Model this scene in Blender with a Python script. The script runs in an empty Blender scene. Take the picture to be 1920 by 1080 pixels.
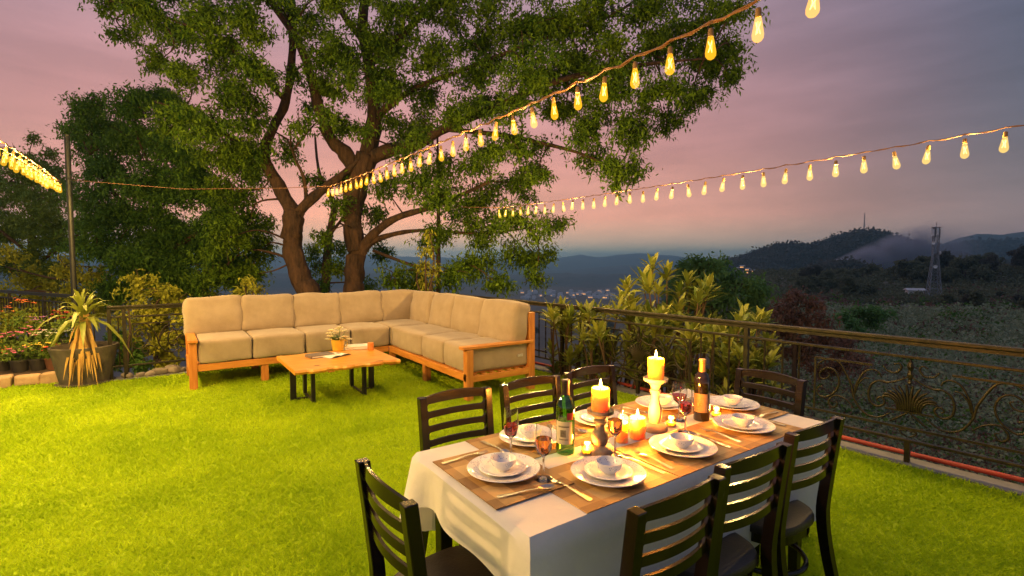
import bpy, math, random
import numpy as np
from mathutils import Vector, Matrix

random.seed(7)
RNG = np.random.default_rng(11)
R = math.radians
scene = bpy.context.scene
COL = scene.collection

# ------------------------------------------------------------------ camera
CAM_H, F_PX, HORIZON, HEAD = 1.53, 937.0, 490.0, R(55.2)
PITCH = math.atan((540 - HORIZON) / F_PX)
cam_data = bpy.data.cameras.new('camera')
cam_data.sensor_width = 36
cam_data.lens = 36 * F_PX / 1920
cam_data.clip_start = 0.05
cam_data.clip_end = 40000
cam = bpy.data.objects.new('camera', cam_data)
cam.location = (0, 0, CAM_H)
cam.rotation_euler = (R(90) - PITCH, 0, HEAD - R(90))
COL.objects.link(cam)
scene.camera = cam

# ------------------------------------------------------------------ world: dusk sky
SUN_AZ = HEAD + R(14)          # afterglow is left of the view centre
world = bpy.data.worlds.new('World')
scene.world = world
world.use_nodes = True
wn, wl = world.node_tree.nodes, world.node_tree.links
wn.clear()
w_out = wn.new('ShaderNodeOutputWorld')
w_bg = wn.new('ShaderNodeBackground')
w_tc = wn.new('ShaderNodeTexCoord')
w_sep = wn.new('ShaderNodeSeparateXYZ')
wl.new(w_tc.outputs['Generated'], w_sep.inputs[0])


def w_math(op, a, b=None, clamp=False):
    n = wn.new('ShaderNodeMath'); n.operation = op; n.use_clamp = clamp
    for i, v in enumerate((a, b)):
        if v is None: continue
        if isinstance(v, (int, float)): n.inputs[i].default_value = v
        else: wl.new(v, n.inputs[i])
    return n.outputs[0]


def w_ramp(fac, stops):
    n = wn.new('ShaderNodeValToRGB')
    n.color_ramp.interpolation = 'B_SPLINE' if len(stops) > 3 else 'LINEAR'
    e = n.color_ramp.elements
    while len(e) < len(stops): e.new(0.5)
    for k, (p, c) in enumerate(stops):
        e[k].position = p; e[k].color = (*c, 1)
    wl.new(fac, n.inputs[0])
    return n.outputs[0]


elev = w_math('MAXIMUM', w_sep.outputs[2], 0.0)
# afterglow side (pink) and night side (slate), blended round the compass
pink = w_ramp(elev, [(0.0, (3.6, 1.45, .85)), (0.035, (1.45, .60, .37)), (0.10, (.82, .345, .235)), (0.20, (.62, .25, .215)), (0.36, (.47, .245, .26)), (0.6, (.32, .26, .35)), (1.0, (.26, .28, .42))])
slate = w_ramp(elev, [(0.0, (1.0, .60, .46)), (0.035, (.42, .28, .255)), (0.10, (.20, .155, .165)), (0.20, (.105, .104, .138)), (0.36, (.072, .082, .128)), (0.6, (.15, .16, .24)), (1.0, (.24, .26, .40))])
w_dot = wn.new('ShaderNodeVectorMath'); w_dot.operation = 'DOT_PRODUCT'
w_norm = wn.new('ShaderNodeVectorMath'); w_norm.operation = 'NORMALIZE'
w_flat = wn.new('ShaderNodeCombineXYZ')
wl.new(w_sep.outputs[0], w_flat.inputs[0]); wl.new(w_sep.outputs[1], w_flat.inputs[1])
wl.new(w_flat.outputs[0], w_norm.inputs[0])
wl.new(w_norm.outputs[0], w_dot.inputs[0])
w_dot.inputs[1].default_value = (math.cos(SUN_AZ), math.sin(SUN_AZ), 0)
w_map = wn.new('ShaderNodeMapRange'); w_map.interpolation_type = 'SMOOTHSTEP'
wl.new(w_dot.outputs['Value'], w_map.inputs[0])
w_map.inputs[1].default_value = 0.46; w_map.inputs[2].default_value = 1.0
w_mix = wn.new('ShaderNodeMixRGB')
wl.new(w_map.outputs[0], w_mix.inputs[0]); wl.new(slate, w_mix.inputs[1]); wl.new(pink, w_mix.inputs[2])
# thin streaky cloud
w_mp = wn.new('ShaderNodeMapping'); w_mp.inputs['Scale'].default_value = (2.2, 2.2, 13.0)
wl.new(w_tc.outputs['Generated'], w_mp.inputs[0])
w_ns = wn.new('ShaderNodeTexNoise'); w_ns.inputs['Scale'].default_value = 2.0; w_ns.inputs['Detail'].default_value = 6; w_ns.inputs['Roughness'].default_value = .55
wl.new(w_mp.outputs[0], w_ns.inputs[0])
w_cm = wn.new('ShaderNodeMapRange'); wl.new(w_ns.outputs[0], w_cm.inputs[0])
w_cm.inputs[1].default_value = .35; w_cm.inputs[2].default_value = .7; w_cm.inputs[3].default_value = .86; w_cm.inputs[4].default_value = 1.1
w_mul = wn.new('ShaderNodeMixRGB'); w_mul.blend_type = 'MULTIPLY'; w_mul.inputs[0].default_value = 1
wl.new(w_mix.outputs[0], w_mul.inputs[1]); wl.new(w_cm.outputs[0], w_mul.inputs[2])
w_sky = wn.new('ShaderNodeTexSky'); w_sky.sky_type = 'NISHITA'; w_sky.sun_disc = False
w_sky.sun_elevation = R(1.0); w_sky.sun_rotation = R(90) - SUN_AZ
w_skm = wn.new('ShaderNodeMixRGB'); w_skm.blend_type = 'ADD'; w_skm.inputs[0].default_value = .02
wl.new(w_mul.outputs[0], w_skm.inputs[1]); wl.new(w_sky.outputs[0], w_skm.inputs[2])
wl.new(w_skm.outputs[0], w_bg.inputs[0])
w_bg.inputs[1].default_value = 0.95
wl.new(w_bg.outputs[0], w_out.inputs[0])

# the last of the sun: very weak and wide, from the afterglow
sd = bpy.data.lights.new('sun', 'SUN'); sd.energy = 0.12; sd.angle = R(25); sd.color = (1, .62, .5)
sun = bpy.data.objects.new('sun', sd); COL.objects.link(sun)
sun.rotation_euler = Vector((-math.cos(SUN_AZ) * .97, -math.sin(SUN_AZ) * .97, -.22)).to_track_quat('-Z', 'Y').to_euler()

scene.view_settings.view_transform = 'Standard'
scene.view_settings.look = 'None'
scene.view_settings.exposure = 0.42
scene.view_settings.gamma = 1.0
scene.view_settings.use_curve_mapping = False
scene.render.engine = 'CYCLES'
cy = scene.cycles
cy.use_denoising = True
cy.max_bounces = 12; cy.diffuse_bounces = 3; cy.glossy_bounces = 3; cy.transmission_bounces = 10; cy.transparent_max_bounces = 16; cy.volume_bounces = 0
cy.sample_clamp_indirect = 4.0
cy.caustics_reflective = False; cy.caustics_refractive = False

# ------------------------------------------------------------------ pixel helpers (photograph pixel + real distance -> place)
_fw = np.array([math.cos(HEAD) * math.cos(PITCH), math.sin(HEAD) * math.cos(PITCH), -math.sin(PITCH)])
_rt = np.array([math.sin(HEAD), -math.cos(HEAD), 0.0])
_up = np.cross(_rt, _fw)


def ray(x, y): return _fw + _rt * (x - 960) / F_PX + _up * (540 - y) / F_PX
def PD(x, y, depth): return np.array([0, 0, CAM_H]) + ray(x, y) * depth
def PZ(x, y, z):
    d = ray(x, y); return np.array([0, 0, CAM_H]) + d * ((z - CAM_H) / d[2])


# ------------------------------------------------------------------ materials
def new_mat(name):
    m = bpy.data.materials.new(name); m.use_nodes = True
    m.node_tree.nodes.clear()
    return m, m.node_tree.nodes, m.node_tree.links


def mat(name, c1, c2=None, scale=8.0, rough=.6, metal=0.0, bump=0.0, bscale=None, stretch=(1, 1, 1), detail=5, rvar=0.0, spec=.5,
        sss=0.0, sssr=(.02, .01, .005), trans=0.0, ior=1.45, transl=0.0, island=0.0, coord='Object', coat=0.0, sheen=0.0, bdist=.01):
    m, n, l = new_mat(name)
    out = n.new('ShaderNodeOutputMaterial'); p = n.new('ShaderNodeBsdfPrincipled')
    p.inputs['Roughness'].default_value = rough; p.inputs['Metallic'].default_value = metal
    p.inputs['IOR'].default_value = ior; p.inputs['Transmission Weight'].default_value = trans
    p.inputs['Specular IOR Level'].default_value = spec
    p.inputs['Coat Weight'].default_value = coat; p.inputs['Sheen Weight'].default_value = sheen
    if sss:
        p.inputs['Subsurface Weight'].default_value = sss
        p.inputs['Subsurface Radius'].default_value = sssr; p.inputs['Subsurface Scale'].default_value = 1.0
    tc = n.new('ShaderNodeTexCoord'); mp = n.new('ShaderNodeMapping'); mp.inputs['Scale'].default_value = stretch
    l.new(tc.outputs[coord], mp.inputs[0])
    col = None
    if c2 is not None:
        ns = n.new('ShaderNodeTexNoise'); ns.inputs['Scale'].default_value = scale; ns.inputs['Detail'].default_value = detail
        ns.inputs['Roughness'].default_value = .6
        l.new(mp.outputs[0], ns.inputs[0])
        mr = n.new('ShaderNodeMapRange'); mr.inputs[1].default_value = .3; mr.inputs[2].default_value = .7
        l.new(ns.outputs[0], mr.inputs[0])
        fac = mr.outputs[0]
        if island:
            g = n.new('ShaderNodeNewGeometry'); ma = n.new('ShaderNodeMix'); ma.data_type = 'FLOAT'
            ma.inputs[0].default_value = island
            l.new(fac, ma.inputs[2]); l.new(g.outputs['Random Per Island'], ma.inputs[3]); fac = ma.outputs[0]
        mx = n.new('ShaderNodeMixRGB'); mx.inputs[1].default_value = (*c1, 1); mx.inputs[2].default_value = (*c2, 1)
        l.new(fac, mx.inputs[0]); l.new(mx.outputs[0], p.inputs['Base Color']); col = mx.outputs[0]
        if rvar:
            rr = n.new('ShaderNodeMapRange'); rr.inputs[3].default_value = max(0, rough - rvar); rr.inputs[4].default_value = min(1, rough + rvar)
            l.new(fac, rr.inputs[0]); l.new(rr.outputs[0], p.inputs['Roughness'])
    else:
        p.inputs['Base Color'].default_value = (*c1, 1)
    if bump:
        b = n.new('ShaderNodeTexNoise'); b.inputs['Scale'].default_value = bscale or scale * 3; b.inputs['Detail'].default_value = 6
        l.new(mp.outputs[0], b.inputs[0])
        bn = n.new('ShaderNodeBump'); bn.inputs['Strength'].default_value = bump; bn.inputs['Distance'].default_value = bdist
        l.new(b.outputs[0], bn.inputs['Height']); l.new(bn.outputs[0], p.inputs['Normal'])
    sh = p.outputs[0]
    if transl:
        t = n.new('ShaderNodeBsdfTranslucent')
        if col is not None: l.new(col, t.inputs[0])
        else: t.inputs[0].default_value = (*c1, 1)
        ms = n.new('ShaderNodeMixShader'); ms.inputs[0].default_value = transl
        l.new(sh, ms.inputs[1]); l.new(t.outputs[0], ms.inputs[2]); sh = ms.outputs[0]
    l.new(sh, out.inputs[0])
    return m


def glow_mat(name, color, strength, see=1.0):
    """a lit bulb or a flame: gives off light and lets light through"""
    m, n, l = new_mat(name)
    out = n.new('ShaderNodeOutputMaterial'); e = n.new('ShaderNodeEmission'); t = n.new('ShaderNodeBsdfTransparent'); a = n.new('ShaderNodeAddShader')
    e.inputs[0].default_value = (*color, 1); e.inputs[1].default_value = strength
    t.inputs[0].default_value = (see, see, see, 1)
    l.new(e.outputs[0], a.inputs[0]); l.new(t.outputs[0], a.inputs[1]); l.new(a.outputs[0], out.inputs[0])
    return m


def glass_mat(name, color, rough=0.02, tint=None):
    """thin clear glass: glossy coat over a tinted see-through sheet"""
    m, n, l = new_mat(name)
    out = n.new('ShaderNodeOutputMaterial'); g = n.new('ShaderNodeBsdfGlossy'); t = n.new('ShaderNodeBsdfTransparent'); ms = n.new('ShaderNodeMixShader')
    lw = n.new('ShaderNodeLayerWeight'); pw = n.new('ShaderNodeMath'); pw.operation = 'POWER'; pw.inputs[1].default_value = 4; l.new(lw.outputs['Facing'], pw.inputs[0])
    f = n.new('ShaderNodeMath'); f.operation = 'MULTIPLY_ADD'; f.inputs[1].default_value = .85; f.inputs[2].default_value = .10; l.new(pw.outputs[0], f.inputs[0])
    g.inputs['Roughness'].default_value = rough
    t.inputs[0].default_value = (*color, 1)
    l.new(f.outputs[0], ms.inputs[0]); l.new(t.outputs[0], ms.inputs[1]); l.new(g.outputs[0], ms.inputs[2]); l.new(ms.outputs[0], out.inputs[0])
    return m


# ------------------------------------------------------------------ mesh builder
class MB:
    def __init__(s): s.v = []; s.f = []
    def add(s, v, f):
        o = len(s.v); s.v.extend([tuple(map(float, p)) for p in v]); s.f.extend([tuple(i + o for i in q) for q in f]); return s
    def box(s, c, d, rz=0.0, rx=0.0, ry=0.0, taper=1.0):
        hx, hy, hz = d[0] / 2, d[1] / 2, d[2] / 2
        M_ = Matrix.Translation(c) @ Matrix.Rotation(rz, 4, 'Z') @ Matrix.Rotation(ry, 4, 'Y') @ Matrix.Rotation(rx, 4, 'X')
        vs = []
        for z, k in ((-hz, taper), (hz, 1.0)):
            for x, y in ((-hx, -hy), (hx, -hy), (hx, hy), (-hx, hy)): vs.append(M_ @ Vector((x * k, y * k, z)))
        return s.add(vs, [(3, 2, 1, 0), (4, 5, 6, 7), (0, 1, 5, 4), (1, 2, 6, 5), (2, 3, 7, 6), (3, 0, 4, 7)])
    def lathe(s, prof, n=20, c=(0, 0, 0)):
        vs, fs = [], []
        for r, z in prof:
            for k in range(n):
                a = 2 * math.pi * k / n; vs.append((c[0] + max(r, 1e-5) * math.cos(a), c[1] + max(r, 1e-5) * math.sin(a), c[2] + z))
        for i in range(len(prof) - 1):
            for k in range(n):
                k2 = (k + 1) % n; fs.append((i * n + k, i * n + k2, (i + 1) * n + k2, (i + 1) * n + k))
        return s.add(vs, fs)
    def tube(s, pts, rad, n=8, cap=True, flat=None, up=(0, 0, 1), gnarl=0.0):
        pts = [Vector(p) for p in pts]; m = len(pts)
        if not hasattr(rad, '__len__'): rad = [rad] * m
        vs, fs = [], []
        ref = Vector(up)
        for i, p in enumerate(pts):
            t = (pts[min(i + 1, m - 1)] - pts[max(i - 1, 0)])
            t = t.normalized() if t.length > 1e-9 else Vector((0, 0, 1))
            a = t.cross(ref)
            if a.length < 1e-3: a = t.cross(Vector((0, 1, 0)))
            a.normalize(); b = a.cross(t).normalized()
            for k in range(n):
                an = 2 * math.pi * (k + .5) / n
                gn = 1 + gnarl * (math.sin(k * 2.9 + i * .21) * .6 + math.sin(k * 1.3 - i * .37 + 1) * .5 + math.sin(k * 5.1 + i * .9) * .35)
                ra = rad[i] * (flat if flat else 1.0) * gn
                vs.append(p + a * (math.cos(an) * ra) + b * (math.sin(an) * rad[i] * gn))
        for i in range(m - 1):
            for k in range(n):
                k2 = (k + 1) % n; fs.append((i * n + k, i * n + k2, (i + 1) * n + k2, (i + 1) * n + k))
        if cap: fs += [tuple(range(n))[::-1], tuple((m - 1) * n + k for k in range(n))]
        return s.add(vs, fs)
    def grid(s, P, close_u=False):
        """P[i][j] -> 3D points"""
        ni, nj = len(P), len(P[0]); vs = [q for row in P for q in row]; fs = []
        for i in range(ni - 1 + (1 if close_u else 0)):
            for j in range(nj - 1):
                i2 = (i + 1) % ni
                fs.append((i * nj + j, i2 * nj + j, i2 * nj + j + 1, i * nj + j + 1))
        return s.add(vs, fs)
    def mesh(s, name):
        me = bpy.data.meshes.new(name); me.from_pydata(s.v, [], s.f); me.update(); return me
    def build(s, name, m, parent=None, smooth=False, bevel=0.0, subsurf=0, auto=None):
        return place(name, s.mesh(name), m, parent, smooth, bevel, subsurf, auto)


def place(name, me, m, parent=None, smooth=False, bevel=0.0, subsurf=0, auto=None):
    if m is not None and not me.materials: me.materials.append(m)
    if smooth:
        me.polygons.foreach_set('use_smooth', [True] * len(me.polygons))
        if auto:
            me.set_sharp_from_angle(angle=R(auto))
    o = bpy.data.objects.new(name, me); COL.objects.link(o)
    if parent is not None: o.parent = parent
    if bevel:
        b = o.modifiers.new('bevel', 'BEVEL'); b.width = bevel; b.segments = 2; b.limit_method = 'ANGLE'
    if subsurf:
        b = o.modifiers.new('subsurf', 'SUBSURF'); b.levels = subsurf; b.render_levels = subsurf
    return o


def quads(name, V, Q, m, parent=None, smooth=False):
    """numpy quads/tris -> mesh object"""
    me = bpy.data.meshes.new(name)
    k = Q.shape[1]
    me.vertices.add(len(V)); me.vertices.foreach_set('co', np.ascontiguousarray(V, dtype=np.float32).ravel())
    me.loops.add(Q.size); me.loops.foreach_set('vertex_index', np.ascontiguousarray(Q, dtype=np.int32).ravel())
    me.polygons.add(len(Q)); me.polygons.foreach_set('loop_start', np.arange(0, Q.size, k, dtype=np.int32))
    me.update(calc_edges=True)
    return place(name, me, m, parent, smooth)


def empty(name, loc=(0, 0, 0), rz=0.0):
    o = bpy.data.objects.new(name, None); o.empty_display_size = .05; o.location = tuple(map(float, loc)); o.rotation_euler = (0, 0, rz); COL.objects.link(o); return o


def tag(o, label=None, cat=None, group=None, kind=None):
    if label: o['label'] = label
    if cat: o['category'] = cat
    if group: o['group'] = group
    if kind: o['kind'] = kind
    return o


KIDS = {}
def kids(o): return [c for c in bpy.data.objects if c.parent == o]
def copy_tree(o, parent=None, tree=None):
    """tree: cached nested list of children so that copying stays quick"""
    c = o.copy(); COL.objects.link(c)
    if parent is not None: c.parent = parent
    for ch, sub in (tree if tree is not None else get_tree(o)): copy_tree(ch, c, sub)
    return c
def get_tree(o): return [(c, get_tree(c)) for c in kids(o)]


def light(parent, loc, energy, color, radius=.03):
    ld = bpy.data.lights.new('lamp_light', 'POINT'); ld.energy = energy; ld.color = color; ld.shadow_soft_size = radius
    lo = bpy.data.objects.new('lamp_light', ld); lo.location = tuple(map(float, loc)); COL.objects.link(lo)
    if parent is not None: lo.parent = parent
    return lo


def leaf_quads(C, D, S, L, W, droop=.15):
    """C centres, D directions, S sides (n,3); L,W (n,) -> verts, quads; diamond leaves with a drooping tip"""
    n = len(C); L = L[:, None]; W = W[:, None]
    dz = np.zeros((n, 3)); dz[:, 2] = -1
    V = np.empty((n, 4, 3))
    V[:, 0] = C
    V[:, 1] = C + D * L * .45 + S * W * .5 + dz * L * droop * .25
    V[:, 2] = C + D * L + dz * L * droop
    V[:, 3] = C + D * L * .45 - S * W * .5 + dz * L * droop * .25
    return V.reshape(-1, 3), np.arange(4 * n).reshape(n, 4)


def unit(a): return a / np.maximum(np.linalg.norm(a, axis=1, keepdims=True), 1e-9)


def spray(centres, radii, counts, leaf=(.11, .04), sprig=.32, per=14, squash=.75, shell=.55, up_bias=0.0, pads=0):
    """leaves grouped in sprigs through ellipsoid clumps"""
    CC, RR = [], []
    for c, r, k in zip(centres, radii, counts):
        ns = max(2, int(k / per))
        d = unit(RNG.normal(size=(ns, 3)))
        q = RNG.random(ns) ** (1 / 3) * (1 - shell) + shell * RNG.random(ns) ** .4
        p = np.array(c) + d * (q * r)[:, None] * np.array([1, 1, squash])
        if pads:      # leaves gather in tilted layers with gaps between them
            pd = unit(RNG.normal(size=(pads, 3))) * (RNG.random(pads) ** .5 * .78 * r)[:, None] * np.array([1, 1, .85]) + np.array(c)
            nrm = unit(RNG.normal(size=(pads, 3)) * .38 + np.array([0, 0, 1]))
            w = .35 + RNG.random(pads); k_ = RNG.choice(pads, ns, p=w / w.sum())
            off = RNG.normal(size=(ns, 3)) * .27 * r; off -= nrm[k_] * (np.sum(off * nrm[k_], 1) * .78)[:, None]
            off[:, 2] -= np.sum(off[:, :2] ** 2, 1) / (r + .2) * .35
            p = pd[k_] + off
        CC.append(p)
    S0 = np.concatenate(CC); n = len(S0)
    axis = unit(RNG.normal(size=(n, 3)) + np.array([0, 0, -.25]))
    t = RNG.random((n, per)) - .5
    C = (S0[:, None, :] + axis[:, None, :] * (t * sprig)[..., None] + RNG.normal(size=(n, per, 3)) * sprig * .12).reshape(-1, 3)
    D = unit((axis[:, None, :] * .6 + RNG.normal(size=(n, per, 3)) * .7 + np.array([0, 0, -.2 + up_bias])).reshape(-1, 3))
    S = unit(np.cross(D, RNG.normal(size=D.shape) * .5 + np.array([0, 0, 1])))
    L = leaf[0] * (.65 + .7 * RNG.random(len(C))); W = leaf[1] * (.7 + .6 * RNG.random(len(C)))
    return leaf_quads(C, D, S, L, W)


def smooth_line(pts, k=5):
    """Catmull-Rom through rows of any width"""
    P = np.array(pts, float); out = []
    for i in range(len(P) - 1):
        a, b, c, d = P[max(i - 1, 0)], P[i], P[i + 1], P[min(i + 2, len(P) - 1)]
        for j in range(k):
            t = j / k
            out.append(.5 * (2 * b + (c - a) * t + (2 * a - 5 * b + 4 * c - d) * t * t + (3 * b - a - 3 * c + d) * t ** 3))
    out.append(P[-1]); return np.array(out)


def noise2(x, y, seed=0):
    """cheap smooth value made of sines"""
    r = random.Random(seed); s = 0
    for k in range(5):
        a = r.uniform(0, 6.28); f = 1.7 ** k; s = s + np.sin((x * math.cos(a) + y * math.sin(a)) * f + r.uniform(0, 6.28)) / f ** .8
    return s / 2.2

# ------------------------------------------------------------------ shared materials
TURF = mat('turf', (.24, .36, .012), (.34, .46, .015), scale=3, rough=.9, bump=.6, bscale=60, spec=.1)
def blade_mat():
    m, n, l = new_mat('turf_blade')
    out = n.new('ShaderNodeOutputMaterial'); d = n.new('ShaderNodeBsdfDiffuse'); t = n.new('ShaderNodeBsdfTranslucent'); ms = n.new('ShaderNodeMixShader')
    g = n.new('ShaderNodeNewGeometry'); tc = n.new('ShaderNodeTexCoord'); ns = n.new('ShaderNodeTexNoise'); ns.inputs['Scale'].default_value = 1.1; ns.inputs['Detail'].default_value = 4
    l.new(tc.outputs['Object'], ns.inputs[0])
    ad = n.new('ShaderNodeMath'); ad.operation = 'MULTIPLY_ADD'; ad.inputs[1].default_value = .40; l.new(g.outputs['Random Per Island'], ad.inputs[0])
    mr = n.new('ShaderNodeMapRange'); mr.inputs[1].default_value = .3; mr.inputs[2].default_value = .7; mr.inputs[4].default_value = .75; l.new(ns.outputs[0], mr.inputs[0]); l.new(mr.outputs[0], ad.inputs[2])
    rp = n.new('ShaderNodeValToRGB'); e = rp.color_ramp.elements
    e[0].position = .0; e[0].color = (.21, .35, .008, 1); e[1].position = 1; e[1].color = (.53, .67, .02, 1)
    k = e.new(.5); k.color = (.36, .51, .012, 1)
    l.new(ad.outputs[0], rp.inputs[0]); l.new(rp.outputs[0], d.inputs[0]); l.new(rp.outputs[0], t.inputs[0])
    ms.inputs[0].default_value = .3
    l.new(d.outputs[0], ms.inputs[1]); l.new(t.outputs[0], ms.inputs[2]); l.new(ms.outputs[0], out.inputs[0])
    return m
BLADE = blade_mat()
CONCRETE = mat('concrete', (.11, .115, .12), (.20, .20, .205), scale=6, rough=.85, bump=.3)
IRON = mat('iron', (.018, .016, .010), (.046, .037, .017), scale=18, rough=.42, metal=.55, bump=.25, bscale=80)
SOIL = mat('soil', (.035, .022, .012), (.07, .045, .025), scale=20, rough=.95, bump=.8)
GROUND = mat('hillside', (.075, .07, .05), (.16, .13, .09), scale=.25, rough=.95, detail=8, coord='Object')
FARHILL = mat('hill_cover', (.045, .06, .05), (.10, .11, .085), scale=.012, rough=.95, detail=10)
REDPIPE = mat('red_paint', (.34, .035, .018), (.22, .025, .018), scale=9, rough=.45, bump=.1)

# ------------------------------------------------------------------ terrace
def xr(y): return 4.66 - .06 * y       # line of the right-hand railing
def lawn_poly():
    return [(-9, -5), (xr(-5) - .07, -5), (xr(8.08) - .07, 8.08), (-.58, 8.08), (-.9, 10.4), (-3.2, 15.2), (-9, 15.2)]
P = lawn_poly(); b = MB(); k = len(P)
b.add([(x, y, 0) for x, y in P] + [(x, y, -1.6) for x, y in P], [tuple(range(k))] + [(i, k + i, k + (i + 1) % k, (i + 1) % k) for i in range(k)])
lawn = tag(b.build('lawn', TURF), kind='structure', label='bright artificial turf lawn of the terrace', cat='lawn')

b = MB()
for (A, B_, w) in (((xr(-5) - .07, -5), (xr(8.08) - .07, 8.08), .19), ((xr(8.08) - .07 + .19, 8.082), (-.58, 8.082), .22)):
    A = Vector((*A, 0)); B_ = Vector((*B_, 0)); d = (B_ - A).normalized(); nrm = Vector((d.y, -d.x, 0))
    q = [A, A + nrm * w, B_ + nrm * w, B_]
    b.add([(p.x, p.y, .012) for p in q] + [(p.x, p.y, -1.7) for p in q], [(0, 1, 2, 3), (0, 4, 5, 1), (1, 5, 6, 2), (2, 6, 7, 3), (3, 7, 4, 0)])
tag(b.build('kerb', CONCRETE), kind='structure', label='low grey concrete kerb along the terrace edge', cat='kerb')

# grass blades: one uncountable cover, thinner with distance
def in_poly(x, y, poly):
    c = np.zeros(len(x), bool); j = len(poly) - 1
    for i in range(len(poly)):
        xi, yi = poly[i]; xj, yj = poly[j]
        t = ((yi > y) != (yj > y)) & (x < (xj - xi) * (y - yi) / (yj - yi + 1e-12) + xi)
        c ^= t; j = i
    return c
N = 900000
rr = .9 + (RNG.random(N) ** 1.25) * 12.5
aa = HEAD + R(58) * (2 * RNG.random(N) - 1)
gx, gy = rr * np.cos(aa), rr * np.sin(aa)
ok = in_poly(gx, gy, P); gx, gy, rr = gx[ok], gy[ok], rr[ok]; n = len(gx)
hgt = (.017 + .016 * RNG.random(n)) * (1 + .15 * noise2(gx * 2, gy * 2, 3))
ang = RNG.random(n) * 6.283; lean = .018 + .02 * RNG.random(n)
wd = .0032 * (1 + rr * .32); sa = RNG.random(n) * 6.283
V = np.empty((n, 3, 3))
V[:, 0] = np.stack([gx - np.cos(sa) * wd / 2, gy - np.sin(sa) * wd / 2, np.zeros(n)], 1)
V[:, 1] = np.stack([gx + np.cos(sa) * wd / 2, gy + np.sin(sa) * wd / 2, np.zeros(n)], 1)
V[:, 2] = np.stack([gx + np.cos(ang) * lean, gy + np.sin(ang) * lean, hgt], 1)
tag(quads('grass', V.reshape(-1, 3), np.arange(3 * n).reshape(n, 3), BLADE), 'short bright green turf blades covering the terrace', 'grass', kind='stuff')

# red pipe along the kerb
pts = [(xr(y) + .155, y, .034 + .004 * math.sin(y * 3)) for y in np.linspace(-3, 8.2, 30)]
tag(MB().tube(pts, .019, 10).build('pipe', REDPIPE, smooth=True), 'long red pipe lying along the kerb outside the right railing', 'pipe')

# ------------------------------------------------------------------ ground falling away from the terrace, reaching the horizon
def interp(r, tab):
    return np.interp(r, [t[0] for t in tab], [t[1] for t in tab])
Z_RIGHT = [(0, -1.75), (5, -1.8), (8, -2.2), (14, -3.2), (60, -7.6), (120, -10), (200, -12), (240, -10.2), (300, -5.5), (360, -8), (520, -50), (800, -85), (1500, -97), (8600, -112)]
Z_LEFT = [(0, -1.75), (6, -1.8), (10, -2.4), (16, -4.5), (30, -11), (100, -36), (500, -85), (1500, -97), (8600, -112)]
def col_of(az):
    """photo column of a bearing"""
    return 960 + F_PX * np.tan(np.clip(HEAD - az, -1.45, 1.45))
def terrain_z(az, r):
    c = col_of(az)
    w = np.clip((c - 1120) / 330, 0, 1); w = w * w * (3 - 2 * w)
    z = interp(r, Z_RIGHT) * w + interp(r, Z_LEFT) * (1 - w)
    # the wooded ridge rises to the right
    z = z + w * np.clip((c - 1600) / 400, 0, 1.2) * np.exp(-((r - 300) / 70) ** 2) * 5.0
    return z + noise2(r * np.cos(az) * .09, r * np.sin(az) * .09, 5) * np.minimum(r / 90, 1.1) * .8
def terrain_at(x, y): return float(terrain_z(np.array([math.atan2(y, x)]), np.array([math.hypot(x, y)]))[0])
azs = HEAD + np.linspace(R(83), R(-83), 260)
rs = np.concatenate([[.01, 2, 4], np.geomspace(5, 8600, 170)])
A_, R_ = np.meshgrid(azs, rs, indexing='ij')
Z_ = terrain_z(A_, R_)
V = np.stack([R_ * np.cos(A_), R_ * np.sin(A_), Z_], -1).reshape(-1, 3)
nj = len(rs); I, J = np.meshgrid(np.arange(len(azs) - 1), np.arange(nj - 1), indexing='ij')
Q = np.stack([I * nj + J, I * nj + J + 1, (I + 1) * nj + J + 1, (I + 1) * nj + J], -1).reshape(-1, 4)
tag(quads('ground', V, Q, GROUND, smooth=True), 'scrubby brown hillside falling away below the terrace', 'ground', kind='structure')

def ridge(name, crest, dist, base, label, m=FARHILL, thick=.3, rough=1.0, seed=1, edge=True):
    xs = np.linspace(crest[0][0], crest[-1][0], 420)
    ys = np.interp(xs, [c[0] for c in crest], [c[1] for c in crest])
    T = np.linspace(-1, 1, 27); rows = []
    for x, y in zip(xs, ys):
        p = PD(x, y, 1.0); az = math.atan2(p[1], p[0]); hd = math.hypot(p[0], p[1])
        zc = CAM_H + (p[2] - CAM_H) * dist / hd
        row = []
        for t in T:
            r = dist * (1 + thick * t)
            h = (1 - abs(t) ** 1.35)
            X, Y = r * math.cos(az), r * math.sin(az)
            nz = float(noise2(X / dist * 46, Y / dist * 46, seed)) * .012 * dist * rough * (1 - h ** 6 * .75) + float(noise2(X / dist * 210, Y / dist * 210, seed + 9)) * .0016 * dist * rough
            row.append((X, Y, base + (zc - base) * h + nz * (.2 + .8 * h)))
        rows.append(row)
    return tag(MB().grid(rows).build(name, m, smooth=True), label, 'hill', kind='structure')

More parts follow.
